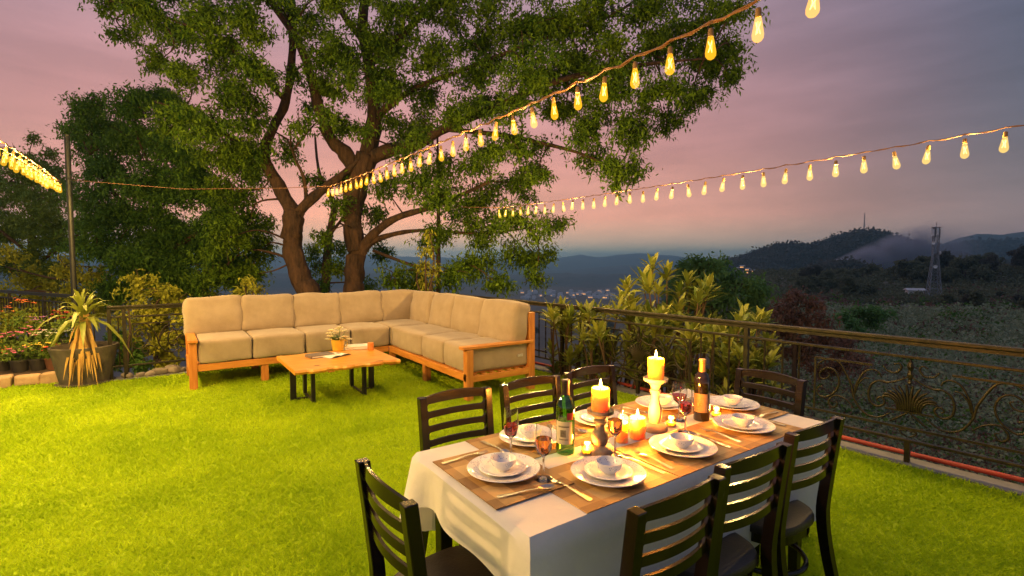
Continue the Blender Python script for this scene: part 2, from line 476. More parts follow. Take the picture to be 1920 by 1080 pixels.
ridge('far_mountains', [(-300, 486), (200, 478), (450, 484), (700, 478), (900, 486), (1040, 484), (1090, 478), (1120, 483), (1160, 477), (1200, 474), (1260, 480), (1330, 486), (1420, 484), (1500, 490)], 7000, -110, 'pale blue mountain range on the horizon at centre', seed=2, rough=.35)
ridge('blue_range', [(-300, 500), (300, 496), (600, 503), (850, 498), (1040, 508), (1100, 504), (1140, 500), (1170, 497), (1250, 500), (1400, 495)], 4500, -108, 'mid blue mountain ridge in front of the palest range', seed=3, rough=.35)
ridge('valley_hill', [(-300, 512), (300, 520), (600, 511), (900, 520), (1000, 513), (1060, 513), (1090, 516), (1110, 513), (1135, 517), (1165, 513), (1220, 514), (1320, 508)], 2600, -106, 'dark blue hill rising behind the valley town', seed=4, rough=.5)
ridge('right_far_range', [(1620, 482), (1700, 470), (1760, 461), (1800, 446), (1830, 438), (1880, 440), (1920, 434), (2000, 430), (2200, 440), (2500, 455)], 2600, -100, 'blue mountain behind the lattice tower at far right', seed=5, rough=.3)
ridge('right_mid_range', [(1640, 486), (1720, 476), (1790, 467), (1820, 461), (1850, 464), (1890, 459), (1960, 462), (2300, 470)], 1900, -95, 'dark wooded ridge below the far right blue mountain', seed=6, rough=.6)
ridge('antenna_hill', [(1240, 520), (1330, 496), (1380, 487), (1440, 470), (1470, 463), (1520, 464), (1560, 450), (1590, 442), (1620, 438), (1660, 443), (1700, 456), (1740, 467), (1800, 484), (1870, 500), (2000, 516)], 900, -88, 'rounded wooded hill carrying a thin antenna mast', seed=7, rough=.8)
ridge('smoky_knoll', [(1440, 545), (1490, 520), (1540, 503), (1580, 496), (1610, 500), (1650, 516), (1720, 535)], 560, -62, 'small dark wooded knoll beside the smoke', seed=8, rough=.8, thick=.15)

# ------------------------------------------------------------------ railings
HALF = {}
def uv(x, y):
    yt = 170 + (x - 100) * .1125; yb = 560 + (x - 100) * .2
    return ((x - 900) / 800 * .65, .70 - (y - yt) / (yb - yt) * .43)
SCROLLS = [
    ([(120, 250), (140, 200), (220, 170), (300, 185), (350, 230), (430, 370), (460, 480), (540, 590), (660, 635), (770, 590)], .008),
    ([(185, 400), (150, 385), (122, 410), (140, 450), (200, 472), (290, 430), (325, 350), (290, 270), (220, 240), (160, 260), (140, 300), (170, 325), (215, 320), (238, 292), (212, 278)], .007),
    ([(460, 560), (400, 500), (300, 458), (240, 490), (242, 530), (285, 555), (318, 522), (290, 508)], .007),
    ([(895, 290), (850, 318), (740, 350), (660, 337), (600, 370), (580, 440), (600, 510), (660, 545), (710, 520), (705, 485), (668, 470), (648, 492), (672, 510)], .008),
    ([(460, 480), (465, 400), (490, 340), (540, 270), (600, 248), (655, 268), (680, 310)], .007),
    ([(470, 440), (490, 370), (540, 322), (585, 322)], .006),
    ([(690, 212), (730, 258), (795, 268), (832, 225), (810, 192), (772, 205)], .007),
    ([(900, 590), (830, 625), (760, 662)], .007),
    ([(895, 740), (840, 730), (850, 760), (895, 790)], .006),
]
PETALS = []
for k in range(6):
    a = R(10 + 24 * k); L_ = .20 - .006 * k; px_, pz_ = -.006 - .013 * k, .40; pt_ = [(px_, pz_)]
    for t in np.linspace(0, 1, 8):
        px_ -= math.sin(a * t ** 1.3) * L_ / 8; pz_ += math.cos(a * t ** 1.3) * L_ / 8; pt_.append((px_, pz_))
    PETALS.append(pt_)

def spiral_mesh(pts, rad, sx, name, flat=1.0):
    sm = smooth_line([(u, v) for u, v in pts], 4)
    m_ = len(sm); rads = [rad * (.75 + .5 * math.sin(math.pi * (i + 1) / (m_ + 1))) for i in range(m_)]
    me = MB().tube([(sx * u, 0, v) for u, v in sm], rads, 6, flat=flat, up=(0, 1, 0)).mesh(name)
    me.polygons.foreach_set('use_smooth', [True] * len(me.polygons)); me.materials.append(IRON); return me
PANEL = []
for sx in (1, -1):
    for pts, rad in SCROLLS: PANEL.append(('scroll', spiral_mesh([uv(*p) for p in pts], rad, sx, 'scroll')))
    for pt in PETALS: PANEL.append(('petal', spiral_mesh(pt, .012, sx, 'petal', flat=.8)))
    PANEL.append(('panel_frame', MB().box((-.65 * sx, 0, .50), (.014, .014, .44)).box((-.44 * sx, 0, .715), (.40, .014, .016)).mesh('panel_frame')))
    for u in (-1.08, -.92, -.78):
        n_ = 14
        PANEL.append(('baluster', MB().tube([(sx * u, 0, .18 + .62 * i / n_) for i in range(n_ + 1)], [.0075 if i % 2 else .0105 for i in range(n_ + 1)], 6).mesh('baluster')))
PANEL.append(('finial', MB().lathe([(.0, .60), (.018, .615), (.012, .64), (.022, .68), (.014, .71), (.024, .74), (.016, .77), (0, .80)], 10).mesh('finial')))
PANEL.append(('cross_bar', MB().box((0, 0, .395), (.30, .016, .014)).mesh('cross_bar')))
PANEL.append(('panel_rail', MB().box((0, 0, .268), (1.9, .014, .018)).mesh('panel_rail')))
PANEL.append(('foot', MB().box((0, 0, .09), (.034, .034, .17)).mesh('foot')))
for nme, me in PANEL:
    if not me.materials: me.materials.append(IRON)

def railing(name, start, end, first_post, label, extra=(), pitch=2.5, ornate=True):
    """posts, rails and scroll panels between two ground points"""
    A = Vector((*start, 0)); B_ = Vector((*end, 0)); d = (B_ - A); L_ = d.length; ang = math.atan2(d.y, d.x)
    root = empty(name, A, ang)
    MB().box((L_ / 2, 0, .945), (L_, .058, .03)).build('handrail', IRON, root, bevel=.008)
    MB().box((L_ / 2, 0, .915), (L_, .03, .024)).build('handrail_web', IRON, root)
    MB().box((L_ / 2, 0, .812), (L_, .032, .022)).build('middle_rail', IRON, root, bevel=.004)
    MB().box((L_ / 2, 0, .176), (L_, .032, .022)).build('bottom_rail', IRON, root, bevel=.004)
    me = None; s_ = first_post
    posts = list(extra)
    while s_ <= L_ + .01:
        if s_ >= -.01: posts.append(s_)
        s_ += pitch
    pm = MB().box((0, 0, .452), (.04, .04, .90)).mesh('post'); pm.materials.append(IRON)
    for s_ in posts:
        o = place('post', pm, IRON, root); o.location = (s_, 0, 0)
    if ornate:
        c = first_post - pitch / 2
        while c < -pitch: c += pitch
        while c < L_ + pitch / 2:
            for nme, me in PANEL:
                xs_ = [v.co.x + c for v in me.vertices]
                if min(xs_) < -.02 or max(xs_) > L_ + .02: continue
                o = place(nme, me, IRON, root); o.location = (c, 0, 0)
            c += pitch
    else:
        bm_ = MB().tube([(0, 0, .18 + .62 * i / 12) for i in range(13)], [.008 if i % 2 else .013 for i in range(13)], 5).mesh('baluster'); bm_.materials.append(IRON)
        for k in range(int(L_ / .14)):
            o = place('baluster', bm_, IRON, root); o.location = (.07 + .14 * k, 0, 0)
    return tag(root, label, 'railing')

# runs from the back corner towards the camera along the drop on the right
railing('railing', (xr(8.15), 8.15), (xr(-1.2), -1.2), 8.15 - 5.08 - 2.5, 'dark bronze iron railing with scroll panels along the right side', )
railing('railing', (-.62, 8.15), (xr(8.15) - .03, 8.15), -.36, 'dark iron scroll railing running behind the sofa', extra=(.02, .17))
railing('railing', (-.95, 10.6), (-3.3, 15.3), .35, 'brown lit railing behind the flower pots at far left', pitch=1.6, ornate=False)

# ------------------------------------------------------------------ furniture materials
FABRIC = mat('sofa_fabric', (.285, .22, .145), (.36, .285, .195), scale=5, rough=.95, bump=.35, bscale=9, spec=.1, sheen=.2)
def weave(m):
    """fine weave laid over the soft bump of a fabric"""
    n, l = m.node_tree.nodes, m.node_tree.links
    p = next(x for x in n if x.type == 'BSDF_PRINCIPLED'); bn = next(x for x in n if x.type == 'BUMP')
    tc = n.new('ShaderNodeTexCoord'); w = n.new('ShaderNodeTexNoise'); w.inputs['Scale'].default_value = 260
    l.new(tc.outputs['Object'], w.inputs[0])
    b2 = n.new('ShaderNodeBump'); b2.inputs['Strength'].default_value = .35; b2.inputs['Distance'].default_value = .002
    l.new(w.outputs[0], b2.inputs['Height']); l.new(bn.outputs[0], b2.inputs['Normal']); l.new(b2.outputs[0], p.inputs['Normal'])
weave(FABRIC)
TEAK = mat('teak', (.42, .145, .022), (.62, .27, .05), scale=3, rough=.42, bump=.15, stretch=(1.2, 9, 9), detail=8)
TEAKY = mat('teak_cross', (.42, .145, .022), (.62, .27, .05), scale=3, rough=.42, bump=.15, stretch=(9, 1.2, 9), detail=8)
TEAKZ = mat('teak_upright', (.40, .135, .022), (.58, .24, .05), scale=3, rough=.45, bump=.15, stretch=(9, 9, 1.2), detail=8)
SLABW = mat('slab_wood', (.56, .20, .02), (.80, .40, .06), scale=2.6, rough=.28, bump=.12, stretch=(1.0, 7, 7), detail=9, coat=.3)
BLACKM = mat('black_steel', (.012, .012, .012), (.02, .018, .016), scale=20, rough=.45, metal=.3)
ESPRESSO = mat('espresso_wood', (.0055, .0035, .0025), (.012, .007, .0045), scale=6, rough=.17, bump=.02, stretch=(6, 6, 1), spec=.45)
SEATPAD = mat('seat_vinyl', (.014, .011, .009), (.022, .016, .012), scale=12, rough=.38, bump=.15, bscale=120)
CLOTH = mat('table_linen', (.66, .64, .62), (.76, .74, .72), scale=2.5, rough=.9, bump=.7, bscale=5, bdist=.02, spec=.15, transl=.18)
CERAMIC_W = mat('ceramic', (.80, .78, .74), rough=.12, spec=.5, coat=.4)
STEEL = mat('cutlery_steel', (.34, .31, .27), (.42, .38, .33), scale=30, rough=.30, metal=1.0)
WAX = mat('candle_wax', (.88, .46, .10), (.92, .54, .15), scale=8, rough=.45, sss=1.0, sssr=(.09, .045, .012), bump=.15)
WICK = mat('wick', (.01, .01, .01), rough=.9)
FLAME = glow_mat('flame', (1.0, .62, .18), 14)
WOODPALE = mat('pale_turned_wood', (.60, .45, .26), (.74, .60, .40), scale=14, rough=.55, bump=.3)
WOODGREY = mat('weathered_turned_wood', (.17, .12, .085), (.42, .34, .27), scale=16, rough=.7, bump=.5)
CLEAR = mat('clear_glass', (1, 1, 1), rough=.0, trans=1.0, ior=1.45)
def solid_glass(name, c, rough=.03):
    return mat(name, c, rough=rough, trans=1.0, ior=1.45)
GREENG = glass_mat('green_bottle_glass', (.34, .66, .20), .03)
DARKB = mat('dark_bottle_glass', (.012, .008, .006), rough=.06, spec=.7, coat=.5)
ROSE = mat('amber_drink', (1.0, .36, .08), rough=.0, trans=1.0, ior=1.33)
REDW = mat('red_drink', (.85, .06, .03), rough=.0, trans=1.0, ior=1.33)

def woven_mat():
    """placemat: brown squares in three tones, woven stripes"""
    m, n, l = new_mat('placemat_weave')
    out = n.new('ShaderNodeOutputMaterial'); p = n.new('ShaderNodeBsdfPrincipled'); p.inputs['Roughness'].default_value = .6
    tc = n.new('ShaderNodeTexCoord'); sp = n.new('ShaderNodeSeparateXYZ'); l.new(tc.outputs['Object'], sp.inputs[0])
    def sq(o, f, ph):
        a = n.new('ShaderNodeMath'); a.operation = 'MULTIPLY_ADD'; a.inputs[1].default_value = f; a.inputs[2].default_value = ph; l.new(o, a.inputs[0])
        b_ = n.new('ShaderNodeMath'); b_.operation = 'FRACT'; l.new(a.outputs[0], b_.inputs[0])
        c = n.new('ShaderNodeMath'); c.operation = 'GREATER_THAN'; c.inputs[1].default_value = .5; l.new(b_.outputs[0], c.inputs[0]); return c.outputs[0]
    A, B_ = sq(sp.outputs[0], 5.2, .15), sq(sp.outputs[1], 6.5, .3)
    ad = n.new('ShaderNodeMath'); ad.operation = 'ADD'; l.new(A, ad.inputs[0]); l.new(B_, ad.inputs[1])
    hf = n.new('ShaderNodeMath'); hf.operation = 'MULTIPLY'; hf.inputs[1].default_value = .5; l.new(ad.outputs[0], hf.inputs[0])
    rp = n.new('ShaderNodeValToRGB'); e = rp.color_ramp.elements
    e[0].color = (.24, .12, .035, 1); e[1].color = (.54, .34, .13, 1); k = e.new(.5); k.color = (.37, .21, .07, 1)
    l.new(hf.outputs[0], rp.inputs[0])
    wv = n.new('ShaderNodeTexWave'); wv.inputs['Scale'].default_value = 120; wv.bands_direction = 'X'; l.new(tc.outputs['Object'], wv.inputs[0])
    wy = n.new('ShaderNodeTexWave'); wy.inputs['Scale'].default_value = 120; wy.bands_direction = 'Y'; l.new(tc.outputs['Object'], wy.inputs[0])
    mu = n.new('ShaderNodeMath'); mu.operation = 'ADD'; l.new(wv.outputs[1], mu.inputs[0]); l.new(wy.outputs[1], mu.inputs[1])
    bn = n.new('ShaderNodeBump'); bn.inputs['Strength'].default_value = .5; bn.inputs['Distance'].default_value = .001; l.new(mu.outputs[0], bn.inputs['Height'])
    l.new(bn.outputs[0], p.inputs['Normal']); l.new(rp.outputs[0], p.inputs['Base Color']); l.new(p.outputs[0], out.inputs[0])
    return m
MATW = woven_mat()

def printed_china(name, r0, r1, zaxis=False, z0=0, z1=0):
    """white china with a band of small blue-grey sprigs"""
    m, n, l = new_mat(name)
    out = n.new('ShaderNodeOutputMaterial'); p = n.new('ShaderNodeBsdfPrincipled'); p.inputs['Roughness'].default_value = .14; p.inputs['Coat Weight'].default_value = .3
    tc = n.new('ShaderNodeTexCoord'); sp = n.new('ShaderNodeSeparateXYZ'); l.new(tc.outputs['Object'], sp.inputs[0])
    if zaxis: src = sp.outputs[2]; lo, hi = z0, z1
    else:
        cx = n.new('ShaderNodeCombineXYZ'); l.new(sp.outputs[0], cx.inputs[0]); l.new(sp.outputs[1], cx.inputs[1])
        ln = n.new('ShaderNodeVectorMath'); ln.operation = 'LENGTH'; l.new(cx.outputs[0], ln.inputs[0]); src = ln.outputs['Value']; lo, hi = r0, r1
    a = n.new('ShaderNodeMath'); a.operation = 'GREATER_THAN'; a.inputs[1].default_value = lo; l.new(src, a.inputs[0])
    b_ = n.new('ShaderNodeMath'); b_.operation = 'LESS_THAN'; b_.inputs[1].default_value = hi; l.new(src, b_.inputs[0])
    v = n.new('ShaderNodeTexVoronoi'); v.inputs['Scale'].default_value = 150; l.new(tc.outputs['Object'], v.inputs[0])
    d = n.new('ShaderNodeMath'); d.operation = 'LESS_THAN'; d.inputs[1].default_value = .36; l.new(v.outputs[0], d.inputs[0])
    ns = n.new('ShaderNodeTexNoise'); ns.inputs['Scale'].default_value = 32; l.new(tc.outputs['Object'], ns.inputs[0])
    g = n.new('ShaderNodeMath'); g.operation = 'GREATER_THAN'; g.inputs[1].default_value = .47; l.new(ns.outputs[0], g.inputs[0])
    pr = a.outputs[0]
    for o in (b_, d, g):
        q = n.new('ShaderNodeMath'); q.operation = 'MULTIPLY'; l.new(pr, q.inputs[0]); l.new(o.outputs[0], q.inputs[1]); pr = q.outputs[0]
    mx = n.new('ShaderNodeMixRGB'); mx.inputs[1].default_value = (.82, .79, .76, 1); mx.inputs[2].default_value = (.40, .40, .50, 1)
    l.new(pr, mx.inputs[0]); l.new(mx.outputs[0], p.inputs['Base Color']); l.new(p.outputs[0], out.inputs[0])
    return m
CHINA = printed_china('printed_plate', .098, .128)
CHINA_S = printed_china('printed_small_plate', .062, .080)
CHINA_B = printed_china('printed_bowl', 0, 0, True, .022, .036)

# ------------------------------------------------------------------ sectional sofa
def cushion_mesh(name, d, r=.05, bulge=(.0, .0, .03), n=12, wob=.006, seed=0):
    hx, hy, hz = (q / 2 for q in d); vs = {}; V = []; Fc = []
    rs_ = random.Random(seed); ph = [rs_.uniform(0, 6.28) for _ in range(6)]
    def vert(p):
        key = tuple(round(q, 4) for q in p)
        if key in vs: return vs[key]
        # crowd samples towards the edges
        x, y, z = (math.copysign(abs(q) ** .62, q) for q in p)
        q = np.array([x * hx, y * hy, z * hz]); core = np.clip(q, [-(hx - r), -(hy - r), -(hz - r)], [hx - r, hy - r, hz - r])
        off = q - core; ln = np.linalg.norm(off)
        q = core + (off / ln * r if ln > 1e-9 else off)
        u_, v_, w_ = q[0] / hx, q[1] / hy, q[2] / hz
        q[0] += math.copysign(1, x) * bulge[0] * (1 - v_ ** 2) * (1 - w_ ** 2) if abs(x) > .99 else 0
        q[1] += math.copysign(1, y) * bulge[1] * (1 - u_ ** 2) * (1 - w_ ** 2) if abs(y) > .99 else 0
        q[2] += math.copysign(1, z) * bulge[2] * (1 - u_ ** 2) * (1 - v_ ** 2) if abs(z) > .99 else 0
        q += wob * np.array([math.sin(q[1] * 14 + ph[0]) + math.sin(q[2] * 21 + ph[1]), math.sin(q[0] * 15 + ph[2]) + math.sin(q[2] * 19 + ph[3]), math.sin(q[0] * 11 + q[1] * 8 + ph[4])]) * .6
        vs[key] = len(V); V.append(q); return vs[key]
    g = np.linspace(-1, 1, n + 1)
    for ax in range(3):
        for sgn in (-1, 1):
            for i in range(n):
                for j in range(n):
                    qd = []
                    for a, c in ((i, j), (i + 1, j), (i + 1, j + 1), (i, j + 1)):
                        p = [0, 0, 0]; p[ax] = sgn; p[(ax + 1) % 3] = g[a]; p[(ax + 2) % 3] = g[c]; qd.append(vert(p))
                    Fc.append(tuple(qd if sgn > 0 else qd[::-1]))
    b = MB(); b.add(V, Fc); return b.mesh(name)

def piping(root_obj, d, r, z):
    hx, hy = d[0] / 2 - r * .3, d[1] / 2 - r * .3; pts = []
    for sx, sy in ((1, 1), (-1, 1), (-1, -1), (1, -1)):
        for k in range(5):
            a = {(1, 1): 0, (-1, 1): 90, (-1, -1): 180, (1, -1): 270}[(sx, sy)] + 22.5 * k
            pts.append((sx * (hx - r) + r * math.cos(R(a)), sy * (hy - r) + r * math.sin(R(a)), z))
    pts.append(pts[0])
    return MB().tube(pts, .004, 5, cap=False).build('piping', FABRIC, root_obj, smooth=True)

sofa = empty('sectional_sofa', (1.9, 7.4, 0))
def sb(name, c, d, m, bevel=.006):
    o = MB().box((0, 0, 0), d).build(name, m, sofa, bevel=bevel); o.location = Vector(c) - Vector((1.9, 7.4, 0)); return o
X0, X1, YF, YB, XF, Y0 = .20, 3.56, 6.98, 7.92, 2.66, 4.70
# rails under the cushions
sb('front_rail', ((X0 + XF) / 2, YF + .025, .255), (XF - X0, .045, .085), TEAK)
sb('front_rail', (XF + .025, (Y0 + YF) / 2, .255), (.045, YF - Y0, .085), TEAKY)
sb('back_rail', ((X0 + X1) / 2, YB, .255), (X1 - X0, .045, .085), TEAK)
sb('back_rail', (X1, (Y0 + YB) / 2, .255), (.045, YB - Y0 - .06, .085), TEAKY)
sb('end_rail', (X0 + .02, (YF + YB) / 2, .255), (.045, YB - YF - .12, .085), TEAKY)
sb('end_rail', ((XF + X1) / 2, Y0 + .02, .235), (X1 - XF - .1, .045, .07), TEAK)
sb('deck_board', ((X0 + X1) / 2, (YF + YB) / 2 , .288), (X1 - X0 - .1, YB - YF - .1, .016), TEAK, .002)
sb('deck_board', ((XF + X1) / 2, (Y0 + YF) / 2 + .04, .2885), (X1 - XF - .1, YF - Y0 - .06, .016), TEAKY, .002)
for k in range(7): sb('seat_slat', (XF + .14 + k * .115, Y0 + .25, .272), (.06, .5, .016), TEAKY, .002)
# legs and posts
for (x, y, h) in ((X0 + .045, YF + .03, .565), (X0 + .045, YB - .02, .565), (XF + .045, Y0 + .03, .565), (X1 - .01, Y0 + .03, .93)):
    sb('post', (x, y, h / 2), (.085, .085, h), TEAKZ, .008)
for (x, y) in ((1.02, YF + .06), (1.85, YF + .06), (XF + .06, 5.83), (XF + .06, YF + .03), (X1 - .02, YB - .03), (1.02, YB - .03), (X1 - .03, 6.3), (2.1, YB - .03)):
    sb('leg', (x, y, .106), (.085, .085, .212), TEAKZ, .008)
sb('armrest', (X0 + .045, (YF + YB) / 2 - .01, .585), (.105, YB - YF + .10, .036), TEAKY, .008)
sb('armrest', ((XF + X1) / 2 - .02, Y0 + .03, .585), (X1 - XF + .06, .10, .036), TEAK, .008)
for z in (.45, .62, .80):
    sb('back_slat', ((X0 + X1) / 2, YB + .0, z), (X1 - X0 - .12, .022, .07), TEAK, .004)
    sb('back_slat', (X1 - .0, (Y0 + YB) / 2 + .02, z), (.022, YB - Y0 - .14, .07), TEAKY, .004)
# seat cushions
seams = [X0 + .09, .88, 1.51, 2.11, XF + .02]
k = 0
for a, c in zip(seams, seams[1:]):
    d = (c - a - .008, YB - YF - .03, .285); k += 1
    o = place('seat_cushion', cushion_mesh('seat_cushion', d, .035, (0.004, .012, .012), seed=k), FABRIC, sofa, smooth=True); o.location = Vector(((a + c) / 2, (YF + YB) / 2 - .02, .442)) - Vector((1.9, 7.4, 0))
    piping(o, d, .035, .128)
ys_ = [Y0 + .03, 5.31, 5.92, YF - .03, YB - .03]
for a, c in zip(ys_, ys_[1:]):
    d = (X1 - XF - .05, c - a - .008, .285); k += 1
    o = place('seat_cushion', cushion_mesh('seat_cushion', d, .035, (.012, .004, .012), seed=k), FABRIC, sofa, smooth=True)
    o.location = Vector(((XF + X1) / 2 - .0, (a + c) / 2, .442)) - Vector((1.9, 7.4, 0)); piping(o, d, .035, .128)
# back cushions, leaning
nb = 5; w_ = (X1 - .12 - X0 + .02) / nb
for i in range(nb):
    d = (w_ + .016, .20, .50); k += 1
    o = place('back_cushion', cushion_mesh('back_cushion', d, .05, (.012, .038, .012), wob=.012, seed=k), FABRIC, sofa, smooth=True)
    o.location = Vector((X0 + .0 + w_ * (i + .5), YB - .155 - .01 * (i % 2), .80)) - Vector((1.9, 7.4, 0)); o.rotation_euler = (R(-11 + random.uniform(-2, 2)), R(random.uniform(-1.5, 1.5)), R(random.uniform(-1.5, 1.5)))
nb = 4; w_ = (YB - .27 - Y0 - .0) / nb
for i in range(nb):
    d = (.21, w_ + .012, .50); k += 1
    o = place('back_cushion', cushion_mesh('back_cushion', d, .05, (.038, .012, .012), wob=.012, seed=k), FABRIC, sofa, smooth=True)
    o.location = Vector((X1 - .16 - .01 * (i % 2), Y0 + .02 + w_ * (i + .5), .795)) - Vector((1.9, 7.4, 0)); o.rotation_euler = (R(random.uniform(-1.5, 1.5)), R(11 + random.uniform(-2, 2)), R(random.uniform(-1.5, 1.5)))
TAGM = mat('care_tag', (.6, .58, .52), (.25, .22, .18), scale=90, rough=.8)
o = MB().box((0, 0, 0), (.075, .004, .03)).build('care_tag', TAGM, sofa); o.location = Vector((3.40, Y0 + .020, .43)) - Vector((1.9, 7.4, 0))
tag(sofa, 'large L-shaped beige sectional sofa on an orange teak frame', 'sofa')

# ------------------------------------------------------------------ coffee table and what stands on it
ct = empty('coffee_table', (1.59, 5.82, 0))
def slab():
    """live-edge slab"""
    n = 26; out = []
    for i in range(n + 1):
        x = -.55 + 1.10 * i / n
        y0 = -.53 + .02 * math.sin(i * .9) + .012 * math.sin(i * 2.3 + 1); y1 = .46 + .02 * math.sin(i * .7 + 2) + .01 * math.sin(i * 1.9)
        out.append((x, y0, y1))
    P_ = []
    for x, y0, y1 in out:
        P_.append([(x, y0 + .018, .385), (x, y0, .41), (x, y0 + .012, .432), (x, y0 * .5 + y1 * .5, .4325), (x, y1 - .012, .432), (x, y1, .41), (x, y1 - .018, .385)])
    b = MB().grid(P_)
    m_ = len(P_); w = 7
    b.f.append(tuple(range(w))); b.f.append(tuple((m_ - 1) * w + k for k in range(w))[::-1])
    for i in range(m_ - 1): b.f.append((i * w, i * w + 6, (i + 1) * w + 6, (i + 1) * w))
    return b
top = slab().build('table_top', SLABW, ct, bevel=.003)
KNOT = mat('dark_knot', (.06, .02, .006), (.16, .06, .015), scale=40, rough=.5, bump=.4)
for kx, ky, sx, sy in ((-.30, -.36, .035, .018), (.33, -.49, .05, .012), (.05, .12, .03, .015)):
    o = MB().lathe([(0, .0012), (.6, .001), (1, 0)], 14).build('knot', KNOT, top, smooth=True); o.location = (kx, ky, .4332); o.scale = (sx, sy, 1)
for (x, y, lx, ly) in ((-.305, -.19, .02, .07), (-.305, .20, .02, .07), (-.47, .0, .07, .02), (.245, -.22, .02, .07), (.245, .25, .02, .07), (.41, .02, .07, .02)):
    MB().box((x, y, .19), (.036 if lx < .05 else .06, .06 if ly > .05 else .036, .385)).build('leg', BLACKM, ct, bevel=.002)
for (x, sgn) in ((-.305, -1), (.245, 1)):
    MB().box((x, .01, .012), (.03, .40, .024)).build('foot_bar', BLACKM, ct, bevel=.002)
    MB().box((x + sgn * .085, .01, .0115), (.135, .03, .022)).build('foot_bar', BLACKM, ct, bevel=.002)
    MB().box((x, .01, .378), (.05, .46, .008)).build('mount_plate', BLACKM, ct)
tag(ct, 'live-edge orange wood coffee table on black steel legs', 'coffee table')
ZT = .4335
YPOT = mat('yellow_pot', (.62, .42, .05), (.70, .50, .08), scale=12, rough=.35)
vz = empty('flower_vase', (*PZ(634, 657, ZT)[:2], ZT))
MB().lathe([(0, 0), (.045, 0), (.05, .006), (.062, .10), (.066, .105), (.06, .105), (.055, .06), (0, .055)], 20).build('pot', YPOT, vz, smooth=True, auto=40)
MB().tube([(.06, 0, .09), (.085, 0, .085), (.09, 0, .055), (.075, 0, .03), (.056, 0, .03)], .006, 6).build('handle', YPOT, vz, smooth=True)
PETALW = mat('cream_petal', (.80, .72, .42), (.86, .80, .60), scale=30, rough=.7, transl=.3, sss=0)
STEMG = mat('stem_green', (.07, .12, .03), (.12, .18, .05), scale=20, rough=.6)
for k in range(15):
    a = k * 2.4; rr_ = .02 + .085 * math.sqrt(k / 15); h = .17 + .045 * math.cos(k * 1.7) - rr_ * .3
    MB().tube([(0, 0, .06), (rr_ * .5 * math.cos(a), rr_ * .5 * math.sin(a), .12), (rr_ * math.cos(a), rr_ * math.sin(a), h)], .0025, 4).build('stem', STEMG, vz)
    fb = MB()
    for q in range(11):
        b2 = q * 2.4; r1 = .011 + .0030 * q; tilt = .3 + .09 * q
        c = Vector((math.cos(b2), math.sin(b2), 0)); s = Vector((-math.sin(b2), math.cos(b2), 0))
        p0 = Vector((rr_ * math.cos(a), rr_ * math.sin(a), h))
        fb.add([p0, p0 + c * r1 * .7 + s * .016 + Vector((0, 0, .014)), p0 + c * r1 + Vector((0, 0, .022 - .0016 * q)), p0 + c * r1 * .7 - s * .016 + Vector((0, 0, .014))], [(0, 1, 2, 3)])
    fb.build('blossom', PETALW, vz)
lf = MB()
for k in range(16):
    a = k * 1.9; p0 = Vector((.03 * math.cos(a), .03 * math.sin(a), .10)); c = Vector((math.cos(a), math.sin(a), .55)).normalized(); s = Vector((-math.sin(a), math.cos(a), 0))
    lf.add([p0, p0 + c * .04 + s * .012, p0 + c * .085, p0 + c * .04 - s * .012], [(0, 1, 2, 3)])
tag(lf.build('leaves', STEMG, vz), kind='stuff')
vz.scale = (1.3, 1.3, 1.3)
tag(vz, 'yellow jug of cream flowers on the coffee table', 'flower vase')

PAPER = mat('paper', (.72, .68, .56), (.80, .76, .66), scale=5, rough=.9)
PRINT = mat('page_photo', (.10, .09, .07), (.30, .26, .20), scale=60, rough=.9)
COVERG = mat('grey_cover', (.13, .105, .09), (.17, .14, .12), scale=10, rough=.6)
bk = empty('open_book', (*PZ(628, 667, ZT)[:2], ZT), R(28))
for sgn in (-1, 1):
    P_ = [[(sgn * (x), y, .004 + .016 * math.sin(math.pi * min(1, x / .14 * .8 + .12))) for y in (-.10, 0, .10)] for x in np.linspace(.002, .145, 9)]
    P_ += [[(p[0], p[1], .002) for p in P_[-1]]]
    MB().grid(P_).build('page', PAPER, bk, smooth=True, auto=50)
MB().box((0, 0, .0012), (.30, .21, .002)).build('cover', COVERG, bk)
MB().grid([[(x, y, .0215 + .004 * math.sin(math.pi * min(1, x / .14 * .8 + .12)) - .0035) for y in (-.02, .04)] for x in (.04, .06, .08)]).build('printed_picture', PRINT, bk)
tag(bk, 'open book with pale pages in front of the flower jug', 'book')
bk2 = empty('closed_book', (*PZ(600, 668, ZT)[:2], ZT), R(8))
MB().box((0, 0, .003), (.27, .20, .005)).build('cover', COVERG, bk2, bevel=.001)
MB().box((.004, 0, .0145), (.258, .188, .018)).build('pages', PAPER, bk2)
MB().box((0, 0, .026), (.27, .20, .005)).build('cover', COVERG, bk2, bevel=.001)
MB().box((-.1335, 0, .0145), (.004, .198, .0175)).build('spine', COVERG, bk2)
tag(bk2, 'closed dark grey book beside the open book', 'book')
bk3 = empty('magazine_stack', (*PZ(668, 653, ZT)[:2], ZT), R(-20))
for k in range(3):
    MB().box((.008 * k, .006 * (k % 2), .008 + .013 * k), (.29, .21, .011), rz=R(3 * k)).build('magazine', PAPER, bk3, bevel=.002)
tag(bk3, 'white magazines stacked at the back of the coffee table', 'magazines')
ORANGE = mat('orange_cup', (.62, .20, .04), (.70, .26, .06), scale=10, rough=.5)
cp = empty('candle_cup', (*PZ(695, 656, ZT)[:2], ZT))
MB().lathe([(0, 0), (.036, 0), (.038, .004), (.038, .088), (.034, .09), (.031, .086), (.031, .03), (0, .03)], 20).build('cup', ORANGE, cp, smooth=True, auto=40)
MB().lathe([(.0385, .02), (.0395, .022), (.0395, .03), (.0385, .032)], 20).build('band', ORANGE, cp, smooth=True)
tag(cp, 'small orange cup at the right end of the coffee table', 'cup')

